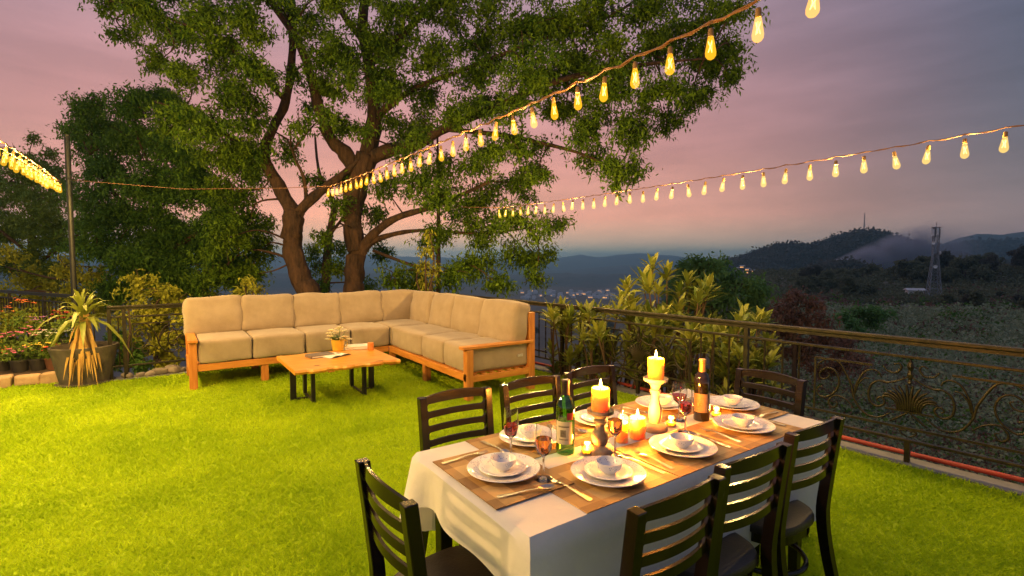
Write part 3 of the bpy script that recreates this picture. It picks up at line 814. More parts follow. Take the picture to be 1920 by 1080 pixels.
# ------------------------------------------------------------------ dining table
TX0, TX1, TY0, TY1, TZ = .81, 2.57, 1.08, 1.84, .76
tb = empty('dining_table', ((TX0 + TX1) / 2, (TY0 + TY1) / 2, 0))
MB().box((0, 0, .735), (TX1 - TX0 - .02, TY1 - TY0 - .02, .035)).build('table_top', ESPRESSO, tb, bevel=.004)
for sx in (-1, 1):
    for sy in (-1, 1):
        MB().box((sx * .80, sy * .30, .358), (.06, .06, .716), taper=.7).build('leg', ESPRESSO, tb, bevel=.004)
    MB().box((sx * .80, 0, .67), (.025, .53, .08)).build('apron', ESPRESSO, tb)
    MB().box((0, sx * .30, .67), (1.53, .025, .08)).build('apron', ESPRESSO, tb)
tag(tb, 'long dining table under a white cloth on the lawn', 'dining table')

def cloth():
    """top sheet plus a hanging skirt whose drop changes round the table"""
    W, D = TX1 - TX0, TY1 - TY0; cr = .02
    per = []                                              # (x, y, nx, ny, drop)
    def seg(a, c, n): return [a + (c - a) * i / n for i in range(n)]
    def drop(side, t):
        # t runs 0..1 along each side, counter-clockwise from the near right corner
        if side == 'far_long': d = .40 - .06 * math.sin(t * 3.1)
        elif side == 'near_long': d = .43 + .02 * math.sin(t * 7)
        elif side == 'near_end': d = .145 + .10 * abs(2 * t - 1) ** 5 + .05 * t
        else: d = .30
        return d
    sides = [('near_long', (TX0, TY0), (TX1, TY0), (0, -1), 70), ('far_end', (TX1, TY0), (TX1, TY1), (1, 0), 34), ('far_long', (TX1, TY1), (TX0, TY1), (0, 1), 70), ('near_end', (TX0, TY1), (TX0, TY0), (-1, 0), 34)]
    for si, (nm, a, c, nr, n) in enumerate(sides):
        for i in range(n):
            t = i / n; per.append([a[0] + (c[0] - a[0]) * t, a[1] + (c[1] - a[1]) * t, nr[0], nr[1], drop(nm, t), nm, t])
    m = len(per)
    dr = np.array([p[4] for p in per])
    for _ in range(3): dr = (np.roll(dr, 1) + dr + np.roll(dr, -1)) / 3
    nx = np.array([p[2] for p in per], float); ny = np.array([p[3] for p in per], float)
    for _ in range(4): nx = (np.roll(nx, 1) + nx + np.roll(nx, -1)) / 3; ny = (np.roll(ny, 1) + ny + np.roll(ny, -1)) / 3
    corner = np.zeros(m)
    acc = 0
    for nm, a, c, nr, n in sides: corner[acc] = 1; acc += n
    cw = np.zeros(m)
    for s_ in range(-5, 6): cw = np.maximum(cw, np.roll(corner, s_) * (1 - abs(s_) / 6))
    nl = 70 + 34
    rows = []; K = 14
    for k in range(K + 1):
        t = k / K; row = []
        for i, p in enumerate(per):
            nm = p[5]; s_along = i * .025
            fold = (math.sin(s_along * 9.5 + .6 * math.sin(s_along * 3.1)) * .018 + math.sin(s_along * 23 + 2 * math.sin(s_along * 2)) * .005) * t ** 1.1 * (0.55 if nm == 'near_long' else 1)
            fl = .010 + fold + cw[i] * (.055 * t)
            if nm == 'near_end' and p[6] < .25: fl += .04 * t * (1 - p[6] / .25)
            if nm == 'far_long' and p[6] > .93: fl += .04 * t
            soft = .012 * (1 - math.exp(-t * 30))
            z = TZ + .003 - dr[i] * t if k else TZ + .003
            row.append((p[0] + nx[i] * (fl * (t > 0) + soft - .004), p[1] + ny[i] * (fl * (t > 0) + soft - .004), z))
        rows.append(row)
    b = MB(); V = [q for r in rows for q in r]
    fs = [(k * m + i, (k + 1) * m + i, (k + 1) * m + (i + 1) % m, k * m + (i + 1) % m) for k in range(K) for i in range(m)]
    b.add(V, fs)
    # top: concentric inset rings with faint creases
    cx, cyy = (TX0 + TX1) / 2, (TY0 + TY1) / 2; prev = list(range(m)); 
    for q in np.linspace(.92, .08, 9):
        base = len(b.v)
        for i in range(m):
            x = cx + (per[i][0] - cx) * q; y = cyy + (per[i][1] - cyy) * q
            b.v.append((x, y, TZ + .003))
        for i in range(m): b.f.append((prev[i], prev[(i + 1) % m], base + (i + 1) % m, base + i))
        prev = list(range(base, base + m))
    b.f.append(tuple(prev))
    return b
tc_ = cloth().build('tablecloth', CLOTH, smooth=True, auto=38)
tag(tc_, 'white linen tablecloth draped over the dining table', 'tablecloth')

# ------------------------------------------------------------------ chairs
import bmesh
def fix_normals(me):
    q = bmesh.new(); q.from_mesh(me); bmesh.ops.remove_doubles(q, verts=q.verts, dist=2e-5); bmesh.ops.recalc_face_normals(q, faces=q.faces); q.to_mesh(me); q.free()
def make_chair():
    root = empty('dining_chair')
    # seat: rounded trapezoid, front towards +y
    out = []
    for k in range(40):
        a = 2 * math.pi * k / 40; c, s = math.cos(a), math.sin(a); e = .62
        x = math.copysign(abs(c) ** e, c); y = math.copysign(abs(s) ** e, s)
        out.append((x * (.198 + .018 * y), y * .20 + .012))
    b = MB(); rows = []
    for sc, z in ((.97, .435), (1.0, .442), (1.0, .462), (.975, .472), (.80, .478), (.45, .481), (.02, .482)):
        rows.append([(x * sc, y * sc, z) for x, y in out] + [(out[0][0] * sc, out[0][1] * sc, z)])
    b.grid([list(r) for r in rows]); b.f.append(tuple(range(40)))
    b.build('seat', SEATPAD, root, smooth=True, auto=35)
    MB().grid([[(x * sc, y * sc, z) for x, y in out + out[:1]] for sc, z in ((.90, .434), (.93, .434), (.93, .395), (.90, .395), (.90, .434))]).build('apron', ESPRESSO, root)
    for sx in (-1, 1):
        p = smooth_line([(sx * .188, -.275, 0), (sx * .180, -.215, .22), (sx * .176, -.178, .44), (sx * .176, -.190, .62), (sx * .178, -.222, .885)], 4)
        bb = MB()
        secs = []
        for q in p:
            w_, d_ = .018, .022 - .004 * abs(q[2] - .45)
            secs.append([(q[0] - w_, q[1] - d_, q[2]), (q[0] + w_, q[1] - d_, q[2]), (q[0] + w_, q[1] + d_, q[2]), (q[0] - w_, q[1] + d_, q[2]), (q[0] - w_, q[1] - d_, q[2])])
        bb.grid(secs); bb.f.append((0, 1, 2, 3)); n_ = (len(secs) - 1) * 5; bb.f.append((n_ + 3, n_ + 2, n_ + 1, n_))
        bb.build('back_post', ESPRESSO, root, bevel=.003)
        MB().tube([(sx * .165, .165, .44), (sx * .178, .185, .22), (sx * .188, .205, 0)], [.023, .021, .016], 4).build('leg', ESPRESSO, root, bevel=.003)
    # ladder slats: curved boards whose ends flare so the slots between them have round ends
    bars = [(.848, .886), (.7815, .8115), (.715, .745), (.6485, .6785)]
    n_ = 22
    for bi, (z0, z1) in enumerate(bars):
        gap_u = .0175 if bi > 0 else 0.0; gap_d = .0175 if bi < len(bars) - 1 else .0
        P_ = []
        for i in range(n_ + 1):
            u = -1 + 2 * i / n_; x = u * .160
            e = max(0.0, abs(x) - (.160 - .017)) / .017
            fl = 1 - math.sqrt(max(0, 1 - e * e))
            za, zb = z0 - gap_d * fl, z1 + gap_u * fl
            zt = (z0 + z1) / 2; yb = -.190 - (zt - .62) * .12 - .022 * (1 - u * u)
            t_ = .0055; top_arch = .010 * (1 - u * u) if bi == 0 else 0
            P_.append([(x, yb - t_, za), (x, yb - t_, zb + top_arch), (x, yb + t_, zb + top_arch), (x, yb + t_, za), (x, yb - t_, za)])
        MB().grid(P_).build('back_slat', ESPRESSO, root, smooth=True, auto=40)
    # hoop stretcher
    MB().tube([(.17 * math.cos(a), .178 * math.sin(a) - .005, .27) for a in np.linspace(0, 2 * math.pi, 33)], .011, 8, cap=False).build('hoop_stretcher', ESPRESSO, root, smooth=True)
    return root
chair = make_chair()
ctree = get_tree(chair)
GC = 'dark ladder-back dining chairs round the table'
# (x, y, facing rotation, label)
CH = [(.735, 1.41, R(-90), 'dark ladder-back chair at the near end of the table, closest to the camera'),
      (1.155, 1.935, R(180), 'dark ladder-back chair on the lawn side, nearest of three'),
      (1.62, 1.93, R(180), 'dark ladder-back chair on the lawn side, middle of three'),
      (2.08, 1.95, R(180), 'dark ladder-back chair on the lawn side, farthest of three, behind the short candle'),
      (2.605, 1.485, R(90), 'dark ladder-back chair at the far end of the table by the railing'),
      (1.165, 1.075, 0, 'dark ladder-back chair on the right side, nearest of three, cut by the frame'),
      (1.615, 1.105, 0, 'dark ladder-back chair on the right side, middle of three'),
      (2.10, 1.13, 0, 'dark ladder-back chair on the right side, farthest of three, by the open lawn')]
for i, (x, y, rz, lab) in enumerate(CH):
    o = chair if i == 0 else copy_tree(chair, None, ctree)
    o.location = (x, y, 0); o.rotation_euler = (0, 0, rz + R(random.uniform(-2, 2)))
    tag(o, lab, 'chair', GC)

# ------------------------------------------------------------------ place settings
ZC = TZ + .0035
SEATS = [  # plate x, y, facing (direction from diner to table centre), phrase
    (.985, 1.47, R(-90), 'at the near end of the table'),
    (1.275, 1.235, 0, 'at the nearest place on the right side'),
    (1.705, 1.240, 0, 'at the middle place on the right side'),
    (2.165, 1.250, 0, 'at the farthest place on the right side'),
    (1.265, 1.685, R(180), 'at the nearest place on the lawn side'),
    (1.690, 1.690, R(180), 'at the middle place on the lawn side'),
    (2.135, 1.690, R(180), 'at the farthest place on the lawn side'),
    (2.425, 1.465, R(90), 'at the far end of the table')]
mat_me = MB().box((0, 0, .0015), (.445, .32, .003)).mesh('placemat'); mat_me.materials.append(MATW)
PROF_D = [(0, .004), (.075, .004), (.085, .008), (.130, .022), (.133, .0235), (.131, .0255), (.085, .0125), (.072, .0085), (0, .0080)]
PROF_S = [(0, .0), (.048, .0), (.058, .003), (.083, .014), (.085, .0155), (.083, .0165), (.057, .0065), (.045, .004), (0, .004)]
PROF_B = [(0, 0), (.022, 0), (.024, .004), (.040, .018), (.047, .036), (.048, .043), (.046, .043), (.043, .034), (.036, .018), (.02, .008), (0, .007)]
def smooth_mesh(b, m, name, auto=50):
    me = b.mesh(name); fix_normals(me); me.materials.append(m); me.polygons.foreach_set('use_smooth', [True] * len(me.polygons)); me.set_sharp_from_angle(angle=R(auto)); return me
me_plate = smooth_mesh(MB().lathe(PROF_D, 48), CHINA, 'dinner_plate')
me_small = smooth_mesh(MB().lathe(PROF_S, 40), CHINA_S, 'side_plate')
me_bowl = smooth_mesh(MB().lathe(PROF_B, 36), CHINA_B, 'bowl')

def fork_meshes():
    h = MB()
    P_ = []
    for y, w, z in ((-.10, .009, .002), (-.095, .0105, .002), (-.05, .008, .004), (.0, .0045, .009), (.03, .0045, .011), (.045, .011, .008), (.06, .0125, .006)):
        P_.append([(-w, y, z), (0, y, z + .0012), (w, y, z), (0, y, z - .002), (-w, y, z)])
    h.grid(P_); t = MB()
    return h
fork_h = smooth_mesh(fork_meshes(), STEEL, 'fork_handle')
tine = smooth_mesh(MB().tube([(0, 0, 0), (0, .02, -.0015), (0, .043, .0015)], [.0017, .0015, .0008], 5), STEEL, 'tine')
def spoon_parts():
    h = MB(); P_ = []
    for y, w, z in ((-.10, .009, .002), (-.095, .0105, .002), (-.05, .0075, .004), (0, .004, .009), (.035, .0045, .009), (.045, .006, .007)):
        P_.append([(-w, y, z), (0, y, z + .0012), (w, y, z), (0, y, z - .002), (-w, y, z)])
    h.grid(P_)
    bw = MB(); rows = []
    for q in np.linspace(0, 1, 7):
        rows.append([(math.cos(a) * .0185 * q, .072 + math.sin(a) * .029 * q, .0015 + .0085 * q ** 2) for a in np.linspace(0, 2 * math.pi, 21)])
    bw.grid(rows)
    return smooth_mesh(h, STEEL, 'spoon_handle', 70), smooth_mesh(bw, STEEL, 'spoon_bowl', 70)
sp_h, sp_b = spoon_parts()
DARKH = mat('cutlery_end', (.10, .07, .05), rough=.5)
def cut(kind, x, y, rz, label):
    r_ = empty(kind, (x, y, ZC + .0032), rz)
    if kind == 'fork':
        place('handle', fork_h, STEEL, r_)
        for q in range(4):
            o = place('tine', tine, STEEL, r_); o.location = (-.0095 + q * .00633, .058, .006)
    else:
        place('handle', sp_h, STEEL, r_); place('spoon_bowl', sp_b, STEEL, r_)
    return tag(r_, label, kind, 'forks on the table' if kind == 'fork' else 'spoons on the table')
def onto(i, u, v):
    x, y, rz, _ = SEATS[i]; c, s = math.cos(rz), math.sin(rz); return x + u * c - v * s, y + u * s + v * c
MATPOS = {0: (.975, 1.48), 1: (1.255, 1.245), 2: (1.706, 1.245), 3: (2.157, 1.245), 4: (1.255, 1.675), 5: (1.706, 1.675), 6: (2.157, 1.675), 7: (2.405, 1.465)}
for i, (x, y, rz, ph) in enumerate(SEATS):
    o = place('placemat', mat_me, MATW); mx, my = MATPOS[i]
    o.location = (mx, my, ZC - (.0004 if i not in (0, 7) else -.0032) ); o.rotation_euler = (0, 0, rz)
    tag(o, f'brown checked woven placemat {ph}', 'placemat', 'brown placemats')
    zz = ZC + .0032 + (.003 if i in (0, 7) else 0)
    jx, jy = random.uniform(-.006, .006), random.uniform(-.006, .006)
    o = place('dinner_plate', me_plate, CHINA); o.location = (x, y, zz - .004 + .0005); o.rotation_euler = (0, 0, random.uniform(0, 6))
    tag(o, f'white dinner plate with sprigged rim {ph}', 'plate', 'white dinner plates')
    o = place('side_plate', me_small, CHINA_S); o.location = (x + jx, y + jy, zz + .0052); o.rotation_euler = (0, 0, random.uniform(0, 6))
    tag(o, f'small white plate stacked on the dinner plate {ph}', 'plate', 'small white plates')
    o = place('bowl', me_bowl, CHINA_B); o.location = (x + jx + .004, y + jy, zz + .0098); o.rotation_euler = (0, 0, random.uniform(0, 6))
    tag(o, f'small white bowl on the stacked plates {ph}', 'bowl', 'small white bowls')
    lift = .003 if i in (0, 7) else 0
    fx, fy = onto(i, -.185 if i else -.19, -.0 if i else -.05); f = cut('fork', fx, fy, rz + R(random.uniform(-5, 5)), f'steel fork left of the plate {ph}'); f.location.z += lift
    sx_, sy_ = onto(i, .178, .0 if i else -.03); s_ = cut('spoon', sx_, sy_, rz + R(random.uniform(-5, 5) - (14 if i == 0 else 0)), f'steel spoon right of the plate {ph}'); s_.location.z += lift

# ------------------------------------------------------------------ glasses and bottles
ZB = TZ + .0036
def on_mat(x, y):
    return any(abs(x - mx) < (.16 if i in (0, 7) else .2225) and abs(y - my) < (.2225 if i in (0, 7) else .16) for i, (mx, my) in MATPOS.items())
def base_z(x, y):
    if any(abs(x - MATPOS[i][0]) < .16 and abs(y - MATPOS[i][1]) < .2225 for i in (0, 7)): return ZB + .0062
    return ZB + (.003 if on_mat(x, y) else 0)
FL = [(.0, 0), (.031, 0), (.032, .002), (.012, .006), (.0042, .012), (.0038, .075), (.006, .082), (.022, .096), (.0295, .125), (.0295, .15), (.0265, .196), (.0258, .196), (.0287, .15), (.0287, .125), (.021, .097), (0, .085)]
me_flute = smooth_mesh(MB().lathe(FL, 24), CLEAR, 'flute')
WG = [(0, 0), (.034, 0), (.035, .002), (.012, .006), (.0045, .012), (.004, .075), (.008, .082), (.028, .10), (.037, .13), (.036, .155), (.030, .185), (.0293, .185), (.0352, .155), (.0362, .13), (.027, .101), (0, .085)]
me_wine = smooth_mesh(MB().lathe(WG, 24), CLEAR, 'wine_glass')
def liquid(prof, m): return smooth_mesh(MB().lathe(prof, 20), m, 'drink')
LQ = [(0, .0865), (.020, .0985), (.0278, .125), (.0283, .146), (0, .146)]
me_lq = liquid(LQ, ROSE); me_lq_red = liquid([(0, .0865), (.020, .0985), (.0275, .122), (.0280, .134), (0, .134)], REDW)
me_lq_w = liquid([(0, .0865), (.0255, .102), (.0345, .125), (0, .125)], REDW)
GL = [((958, 863), 'flute', me_lq_red, 'champagne flute half full of red drink beside the near-end plate'),
      ((1019, 902), 'flute', me_lq, 'champagne flute of amber drink closest to the camera'),
      ((1153, 857), 'flute', me_lq, 'champagne flute of amber drink in front of the lit pillar candles'),
      ((1285, 812), 'flute', me_lq_red, 'champagne flute of red drink in front of the dark bottle'),
      ((1273, 788), 'wine', me_lq_w, 'rounded wine glass of red drink behind the flute by the dark bottle')]
for (px, py), kind, lq, lab in GL:
    q = PZ(px, py, ZB); z = base_z(q[0], q[1])
    r_ = empty('champagne_flute' if kind == 'flute' else 'wine_glass', (q[0], q[1], z))
    place('glass', me_flute if kind == 'flute' else me_wine, CLEAR, r_); place('drink', lq, ROSE, r_)
    tag(r_, lab, 'glass', 'drinking glasses on the table')

BT = [(0, 0), (.034, 0), (.0375, .004), (.0375, .185), (.036, .200), (.026, .222), (.0165, .238), (.0145, .25), (.0145, .285), (.0162, .286), (.0162, .293), (.0135, .295), (0, .295)]
LABELC = mat('bottle_label', (.62, .52, .30), (.70, .60, .38), scale=20, rough=.7)
SEAL = mat('red_seal', (.45, .03, .03), (.30, .02, .02), scale=60, rough=.5)
FOILB = mat('black_foil', (.03, .02, .02), (.06, .03, .02), scale=50, rough=.35, metal=.4)
FOILG = mat('gold_foil', (.60, .30, .08), (.72, .40, .12), scale=40, rough=.35, metal=.7)
LABELD = mat('dark_label', (.20, .12, .08), (.30, .20, .14), scale=30, rough=.6)
INKD = mat('label_ink', (.12, .09, .05), (.35, .28, .15), scale=120, rough=.7)
def arc_patch(r, z0, z1, a0, a1, n=16):
    return MB().grid([[(r * math.cos(a), r * math.sin(a), z) for z in (z0, z1)] for a in np.linspace(a0, a1, n)])
def bottle(px, py, glass, foil, lab_m, label, seal=False, ring=(.236, .297)):
    q = PZ(px, py, ZB); r_ = empty('wine_bottle', (q[0], q[1], base_z(q[0], q[1])))
    place('bottle_glass', smooth_mesh(MB().lathe(BT, 32), glass, 'bottle_glass'), glass, r_)
    MB().lathe([(.0175, ring[0]), (.0156, .251), (.0156, .284), (.0172, .285), (.0172, .294), (.015, .297), (0, .2972)], 24).build('foil_capsule', foil, r_, smooth=True, auto=50)
    to_cam = math.atan2(-q[1], -q[0])
    L_ = arc_patch(.0382, .045, .135, to_cam - 1.15, to_cam + .75).build('label', lab_m, r_, smooth=True)
    arc_patch(.0386, .112, .118, to_cam - .8, to_cam + .4).build('print_line', INKD, L_, smooth=True)
    arc_patch(.0386, .062, .066, to_cam - .7, to_cam + .3).build('print_line', INKD, L_, smooth=True)
    arc_patch(.0386, .074, .102, to_cam - .55, to_cam + .05).build('print_block', INKD, L_, smooth=True)
    if seal:
        arc_patch(.0387, .142, .170, to_cam + .15, to_cam + .85).build('red_emblem', SEAL, r_, smooth=True)
    return tag(r_, label, 'bottle', 'wine bottles on the table')
bottle(1060, 848, GREENG, FOILB, LABELC, 'green glass wine bottle with a cream label', True)
bottle(1315, 787, DARKB, FOILG, LABELD, 'dark wine bottle with a gold foil neck')

# ------------------------------------------------------------------ candles
def flame_at(parent, loc, s=1.0, e=4.0):
    MB().lathe([(0, 0), (.0035 * s, .004 * s), (.0058 * s, .011 * s), (.0045 * s, .02 * s), (.0018 * s, .03 * s), (0, .037 * s)], 12).build('flame', FLAME, parent, smooth=True).location = loc
    light(parent, (loc[0], loc[1], loc[2] + .016 * s), e, (1, .34, .032), .014)
def pillar(px, py, r, h, label, z=None, e=4.0, xy=None):
    q = PZ(px, py, ZB) if xy is None else xy; z = base_z(q[0], q[1]) if z is None else z
    c = empty('pillar_candle', (q[0], q[1], z))
    MB().lathe([(0, 0), (r * .98, 0), (r, .003), (r, h - .004), (r * .95, h), (r * .80, h - .001), (r * .70, h - .010), (r * .3, h - .013), (0, h - .013)], 28).build('wax', WAX, c, smooth=True, auto=60)
    MB().tube([(0, 0, h - .013), (.001, 0, h + .004)], .0012, 5).build('wick', WICK, c)
    flame_at(c, (0, 0, h + .001), 1.0, e)
    return tag(c, label, 'candle', 'lit pillar candles')
def holder(px, py, h, m, label, plate=.052, base=.055):
    q = PZ(px, py, ZB); z = base_z(q[0], q[1]); r_ = empty('candle_holder', (q[0], q[1], z))
    MB().lathe([(0, 0), (base, 0), (base * 1.04, .008), (base, .020), (base * .72, .034), (0, .034)], 28).build('base', m if m is WOODGREY else WOODBASE, r_, smooth=True, auto=50)
    k = (h - .034 - .018)
    pr = [(.022, 0), (.026, .08), (.030, .20), (.031, .30), (.026, .44), (.019, .52), (.0205, .54), (.019, .56), (.0165, .66), (.019, .76), (.024, .78), (.024, .82), (.017, .85), (.022, .93), (.030, 1.0)]
    MB().lathe([(a * (1.0 if h > .2 else 1.12), .034 + t * k) for a, t in pr], 24).build('stem', m, r_, smooth=True, auto=60)
    MB().lathe([(0, h - .018), (.030, h - .018), (plate, h - .008), (plate * 1.05, h + .004), (plate, h + .006), (plate * .92, h - .002), (0, h - .003)], 28).build('drip_plate', m, r_, smooth=True, auto=50)
    tag(r_, label, 'candle holder', 'turned wooden candle holders')
    return (q[0], q[1]), z + h - .003
WOODBASE = mat('brown_wood_base', (.34, .20, .13), (.44, .28, .18), scale=14, rough=.6, bump=.3)
xy, zt = holder(1228, 806, .235, WOODPALE, 'tall pale turned wooden candle holder on the table')
pillar(0, 0, .036, .098, 'amber pillar candle burning on the tall pale holder', zt, 15.0, xy)
xy, zt = holder(1125, 848, .170, WOODGREY, 'short weathered wooden candle holder behind the green bottle')
pillar(0, 0, .036, .095, 'amber pillar candle burning on the short weathered holder', zt, 15.0, xy)
pillar(1166, 828, .026, .085, 'slim lit pillar candle on the cloth beside the short holder', e=17.0)
pillar(1195, 821, .034, .092, 'wide lit pillar candle on the cloth between the two holders', e=17.0)
VOT = [((1101, 851), 'clear votive glass with a low candle beside the green bottle'), ((1343, 781), 'clear votive glass glowing beside the dark bottle'), ((1258, 799), 'clear votive glass at the foot of the tall holder'), ((1040, 868), 'clear votive glass behind the nearest flute')]
GLOWV = glass_mat('votive_glass', (.98, .90, .70))
for (px, py), lab in VOT[:3]:
    q = PZ(px, py, ZB); r_ = empty('votive_candle', (q[0], q[1], base_z(q[0], q[1])))
    MB().lathe([(0, 0), (.020, 0), (.022, .003), (.0255, .042), (.024, .042), (.0205, .006), (0, .006)], 22).build('glass', GLOWV, r_, smooth=True, auto=50)
    MB().lathe([(0, .0065), (.0195, .0065), (.0200, .020), (0, .020)], 20).build('wax', WAX, r_, smooth=True, auto=50)
    flame_at(r_, (0, 0, .0205), .6, 3.0)
    tag(r_, lab, 'votive candle', 'votive candles')

# ------------------------------------------------------------------ string lights
BULB = glow_mat('bulb_glass', (1.0, .46, .015), .50, .85)
BULB_S = glow_mat('strand_bulb_glass', (1.0, .50, .02), .36, .8)
BULB_P = glow_mat('pale_bulb_glass', (1.0, .62, .06), .36, .9)
FILA = glow_mat('filament', (1.0, .68, .14), 3.0, 0.3)
for m_ in (BULB, BULB_P, BULB_S, FILA, FLAME): m_.cycles.emission_sampling = 'NONE'
CORD = mat('cord', (.10, .045, .02), (.22, .10, .04), scale=60, rough=.6)
SOCKET = mat('bulb_socket', (.16, .09, .03), (.24, .14, .05), scale=30, rough=.45)
SHELL = [(.013, 0), (.015, -.010), (.019, -.028), (.0245, -.060), (.0295, -.088), (.028, -.106), (.018, -.120), (.006, -.126), (0, -.1265)]
me_bulb = {}
for nm_, m_ in (('gold', BULB), ('pale', BULB_P), ('strand', BULB_S)):
    me = MB().lathe(SHELL, 14).mesh('bulb'); me.materials.append(m_); me.polygons.foreach_set('use_smooth', [True] * len(me.polygons)); me_bulb[nm_] = me
me_socket = smooth_mesh(MB().lathe([(0, .036), (.010, .036), (.0145, .028), (.0155, .0), (.0155, -.006), (0, -.006)], 10), SOCKET, 'socket')
fl_pts = [(.012 * math.cos(k * 2.1), .012 * math.sin(k * 2.1), -.03 - (k % 2) * .055) for k in range(8)]
me_fila = MB().tube(fl_pts, .0022, 4).mesh('filament'); me_fila.materials.append(FILA)
WARM = (1.0, .60, .17)

def string_lights(cord_pts, y_first, spacing, count, label, kind='gold', power=8.0, every=3, pos=None, lit_range=None, drop=.03, tails=(), cord_r=.0065):
    """a cord with hanging bulbs; pos(y) gives the cord"""
    root = empty('string_lights', pos(y_first))
    o0 = Vector(pos(y_first))
    ys = [y_first + spacing * k for k in range(count)]
    fine = []
    for a, c in zip(ys, ys[1:]):
        for j in range(4):
            t = j / 4; y = a + (c - a) * t; p = Vector(pos(y)); fine.append(p - o0 + Vector((cord_r * 1.2 * math.sin(y * 40), 0, -cord_r * 2.2 * math.sin(math.pi * t))))
    fine.append(Vector(pos(ys[-1])) - o0)
    MB().tube(fine, cord_r, 5).build('cord', CORD, root, smooth=True)
    MB().tube([p + Vector((cord_r * 1.5 * math.sin(i * 1.3), 0, cord_r * 1.5 * math.cos(i * 1.3))) for i, p in enumerate(fine)], cord_r * .55, 4).build('support_wire', CORD, root, smooth=True)
    for tl in tails: MB().tube([Vector(p) - o0 for p in tl], .005, 5).build('support_wire', CORD, root, smooth=True)
    for k, y in enumerate(ys):
        p = Vector(pos(y)) - o0 + Vector((0, 0, -.036 - drop + random.uniform(-.006, .006)))
        b_ = place('bulb', me_bulb[kind], None, root); b_.location = p; b_.scale = (.88, .88, .9); b_.rotation_euler = (R(random.uniform(-9, 9)), R(random.uniform(-9, 9)), random.uniform(0, 6))
        s_ = place('socket', me_socket, None, b_)
        f_ = place('filament', me_fila, None, b_)
        if k % every == every // 2 and (lit_range is None or lit_range[0] <= y <= lit_range[1]):
            light(root, p + Vector((0, 0, -.075)), power * every, WARM, .03)
    return tag(root, label, 'string lights')

def pos1(y): return (2.2 + .01 * math.sin(y), y, 2.665 + .004 * (y - 4) ** 2 - .00 * y)
def pos2(y): return (4.85, y, 2.43 + .0035 * (y - 4) ** 2)
def pos3(y): return (-1.37 - .02 * math.sin(y * 1.3), y, 2.70 + .006 * (y - 5) ** 2 * .5)
def pos4(y): return (-1.24 + .03 * math.sin(y), y, 2.66 + .006 * (y - 5) ** 2 * .5)
POLE_XY = (-1.22, 10.75)
string_lights(None, .78, .237, 33, 'string of gold filament bulbs rising from the big tree over the table', 'gold', 6.5, 3, pos1, lit_range=(2.4, 9),
              tails=[[pos1(.78), (2.25, -.6, 2.95), (2.3, -2.2, 3.3)], [pos1(8.36), (1.6, 8.9, 2.72), (.3, 9.75, 2.70), (POLE_XY[0] + .03, POLE_XY[1], 2.84)], [pos1(8.36), (2.35, 9.6, 2.85)]])
string_lights(None, -.13, .2145, 36, 'string of pale bulbs along the drop above the right railing', 'pale', 13.0, 4, pos2, lit_range=(.3, 9), cord_r=.004, tails=[[pos2(7.37), (4.75, 8.8, 2.6), (4.4, 10.4, 2.9)], [pos2(-.13), (4.9, -2.0, 2.8)]])
string_lights(None, -1.6, .26, 46, 'left-hand string of glowing gold bulbs, outer strand of the pair', 'strand', 21.0, 3, pos3, lit_range=(2.4, 12))
string_lights(None, -1.5, .26, 46, 'left-hand string of glowing gold bulbs, inner strand of the pair', 'strand', 21.0, 3, pos4, lit_range=(2.4, 12))

POLEM = mat('dark_pole', (.012, .013, .012), (.022, .023, .02), scale=12, rough=.5, metal=.3)
pl = empty('pole', (POLE_XY[0], POLE_XY[1], 0))
MB().tube([(0, 0, 0), (0, 0, 3.54)], .038, 14).build('shaft', POLEM, pl, smooth=True, auto=40)
MB().lathe([(.04, 3.535), (.043, 3.54), (.043, 3.56), (0, 3.565)], 14).build('cap', POLEM, pl, smooth=True, auto=40)
MB().tube([(.0, -.045, 2.84), (.0, -.075, 2.84), (.0, -.085, 2.86)], .006, 6).build('hook', POLEM, pl)
tag(pl, 'tall dark pole at left holding the string lights', 'pole')

# assumed lantern, unseen left of the camera: throws the slat shadows on the cloth
LX, LY, LZ = -5.6, 2.35, 3.25
lp = empty('assumed_lamp_post', (LX, LY, 0))
MB().lathe([(0, 0), (.10, 0), (.10, .04), (.045, .08), (.04, 2.95), (.06, 2.98), (.06, 3.02), (0, 3.02)], 16).build('post', POLEM, lp, smooth=True, auto=40)
LGL = glow_mat('assumed_lantern_glass', (1, .62, .22), 2.0, .95); LGL.cycles.emission_sampling = 'NONE'
MB().lathe([(.055, 3.03), (.11, 3.06), (.13, 3.40), (.128, 3.41)], 6).build('glass', LGL, lp)
MB().lathe([(0, 3.56), (.03, 3.52), (.17, 3.42), (.15, 3.405), (0, 3.41)], 6).build('roof', POLEM, lp)
light(lp, (0, 0, 3.25), 700, (1.0, .58, .20), .10)
tag(lp, 'assumed black garden lantern post, out of view, lighting the lawn from the left', 'assumed lamp post')

# ------------------------------------------------------------------ trees
BARK = mat('bark', (.018, .010, .006), (.10, .052, .026), scale=8, rough=.9, bump=1.0, bscale=9, stretch=(1, 1, .3), detail=8, bdist=.10)
BARK_D = mat('dark_bark', (.05, .028, .016), (.11, .065, .035), scale=6, rough=.9, bump=.8, bscale=16, stretch=(1, 1, .35))
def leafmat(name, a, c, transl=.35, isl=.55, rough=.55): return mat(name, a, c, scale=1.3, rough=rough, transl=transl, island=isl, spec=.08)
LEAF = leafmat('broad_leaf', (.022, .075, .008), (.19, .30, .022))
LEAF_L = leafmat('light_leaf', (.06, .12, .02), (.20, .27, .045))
LEAF_Y = leafmat('lamp_yellow_leaf', (.24, .29, .03), (.50, .47, .05))  # yellow glow of the lamps is put into this leaf colour
LEAF_R = leafmat('russet_leaf', (.14, .075, .06), (.26, .15, .105))
LEAF_H = leafmat('dry_hill_leaf', (.07, .068, .052), (.15, .14, .105))
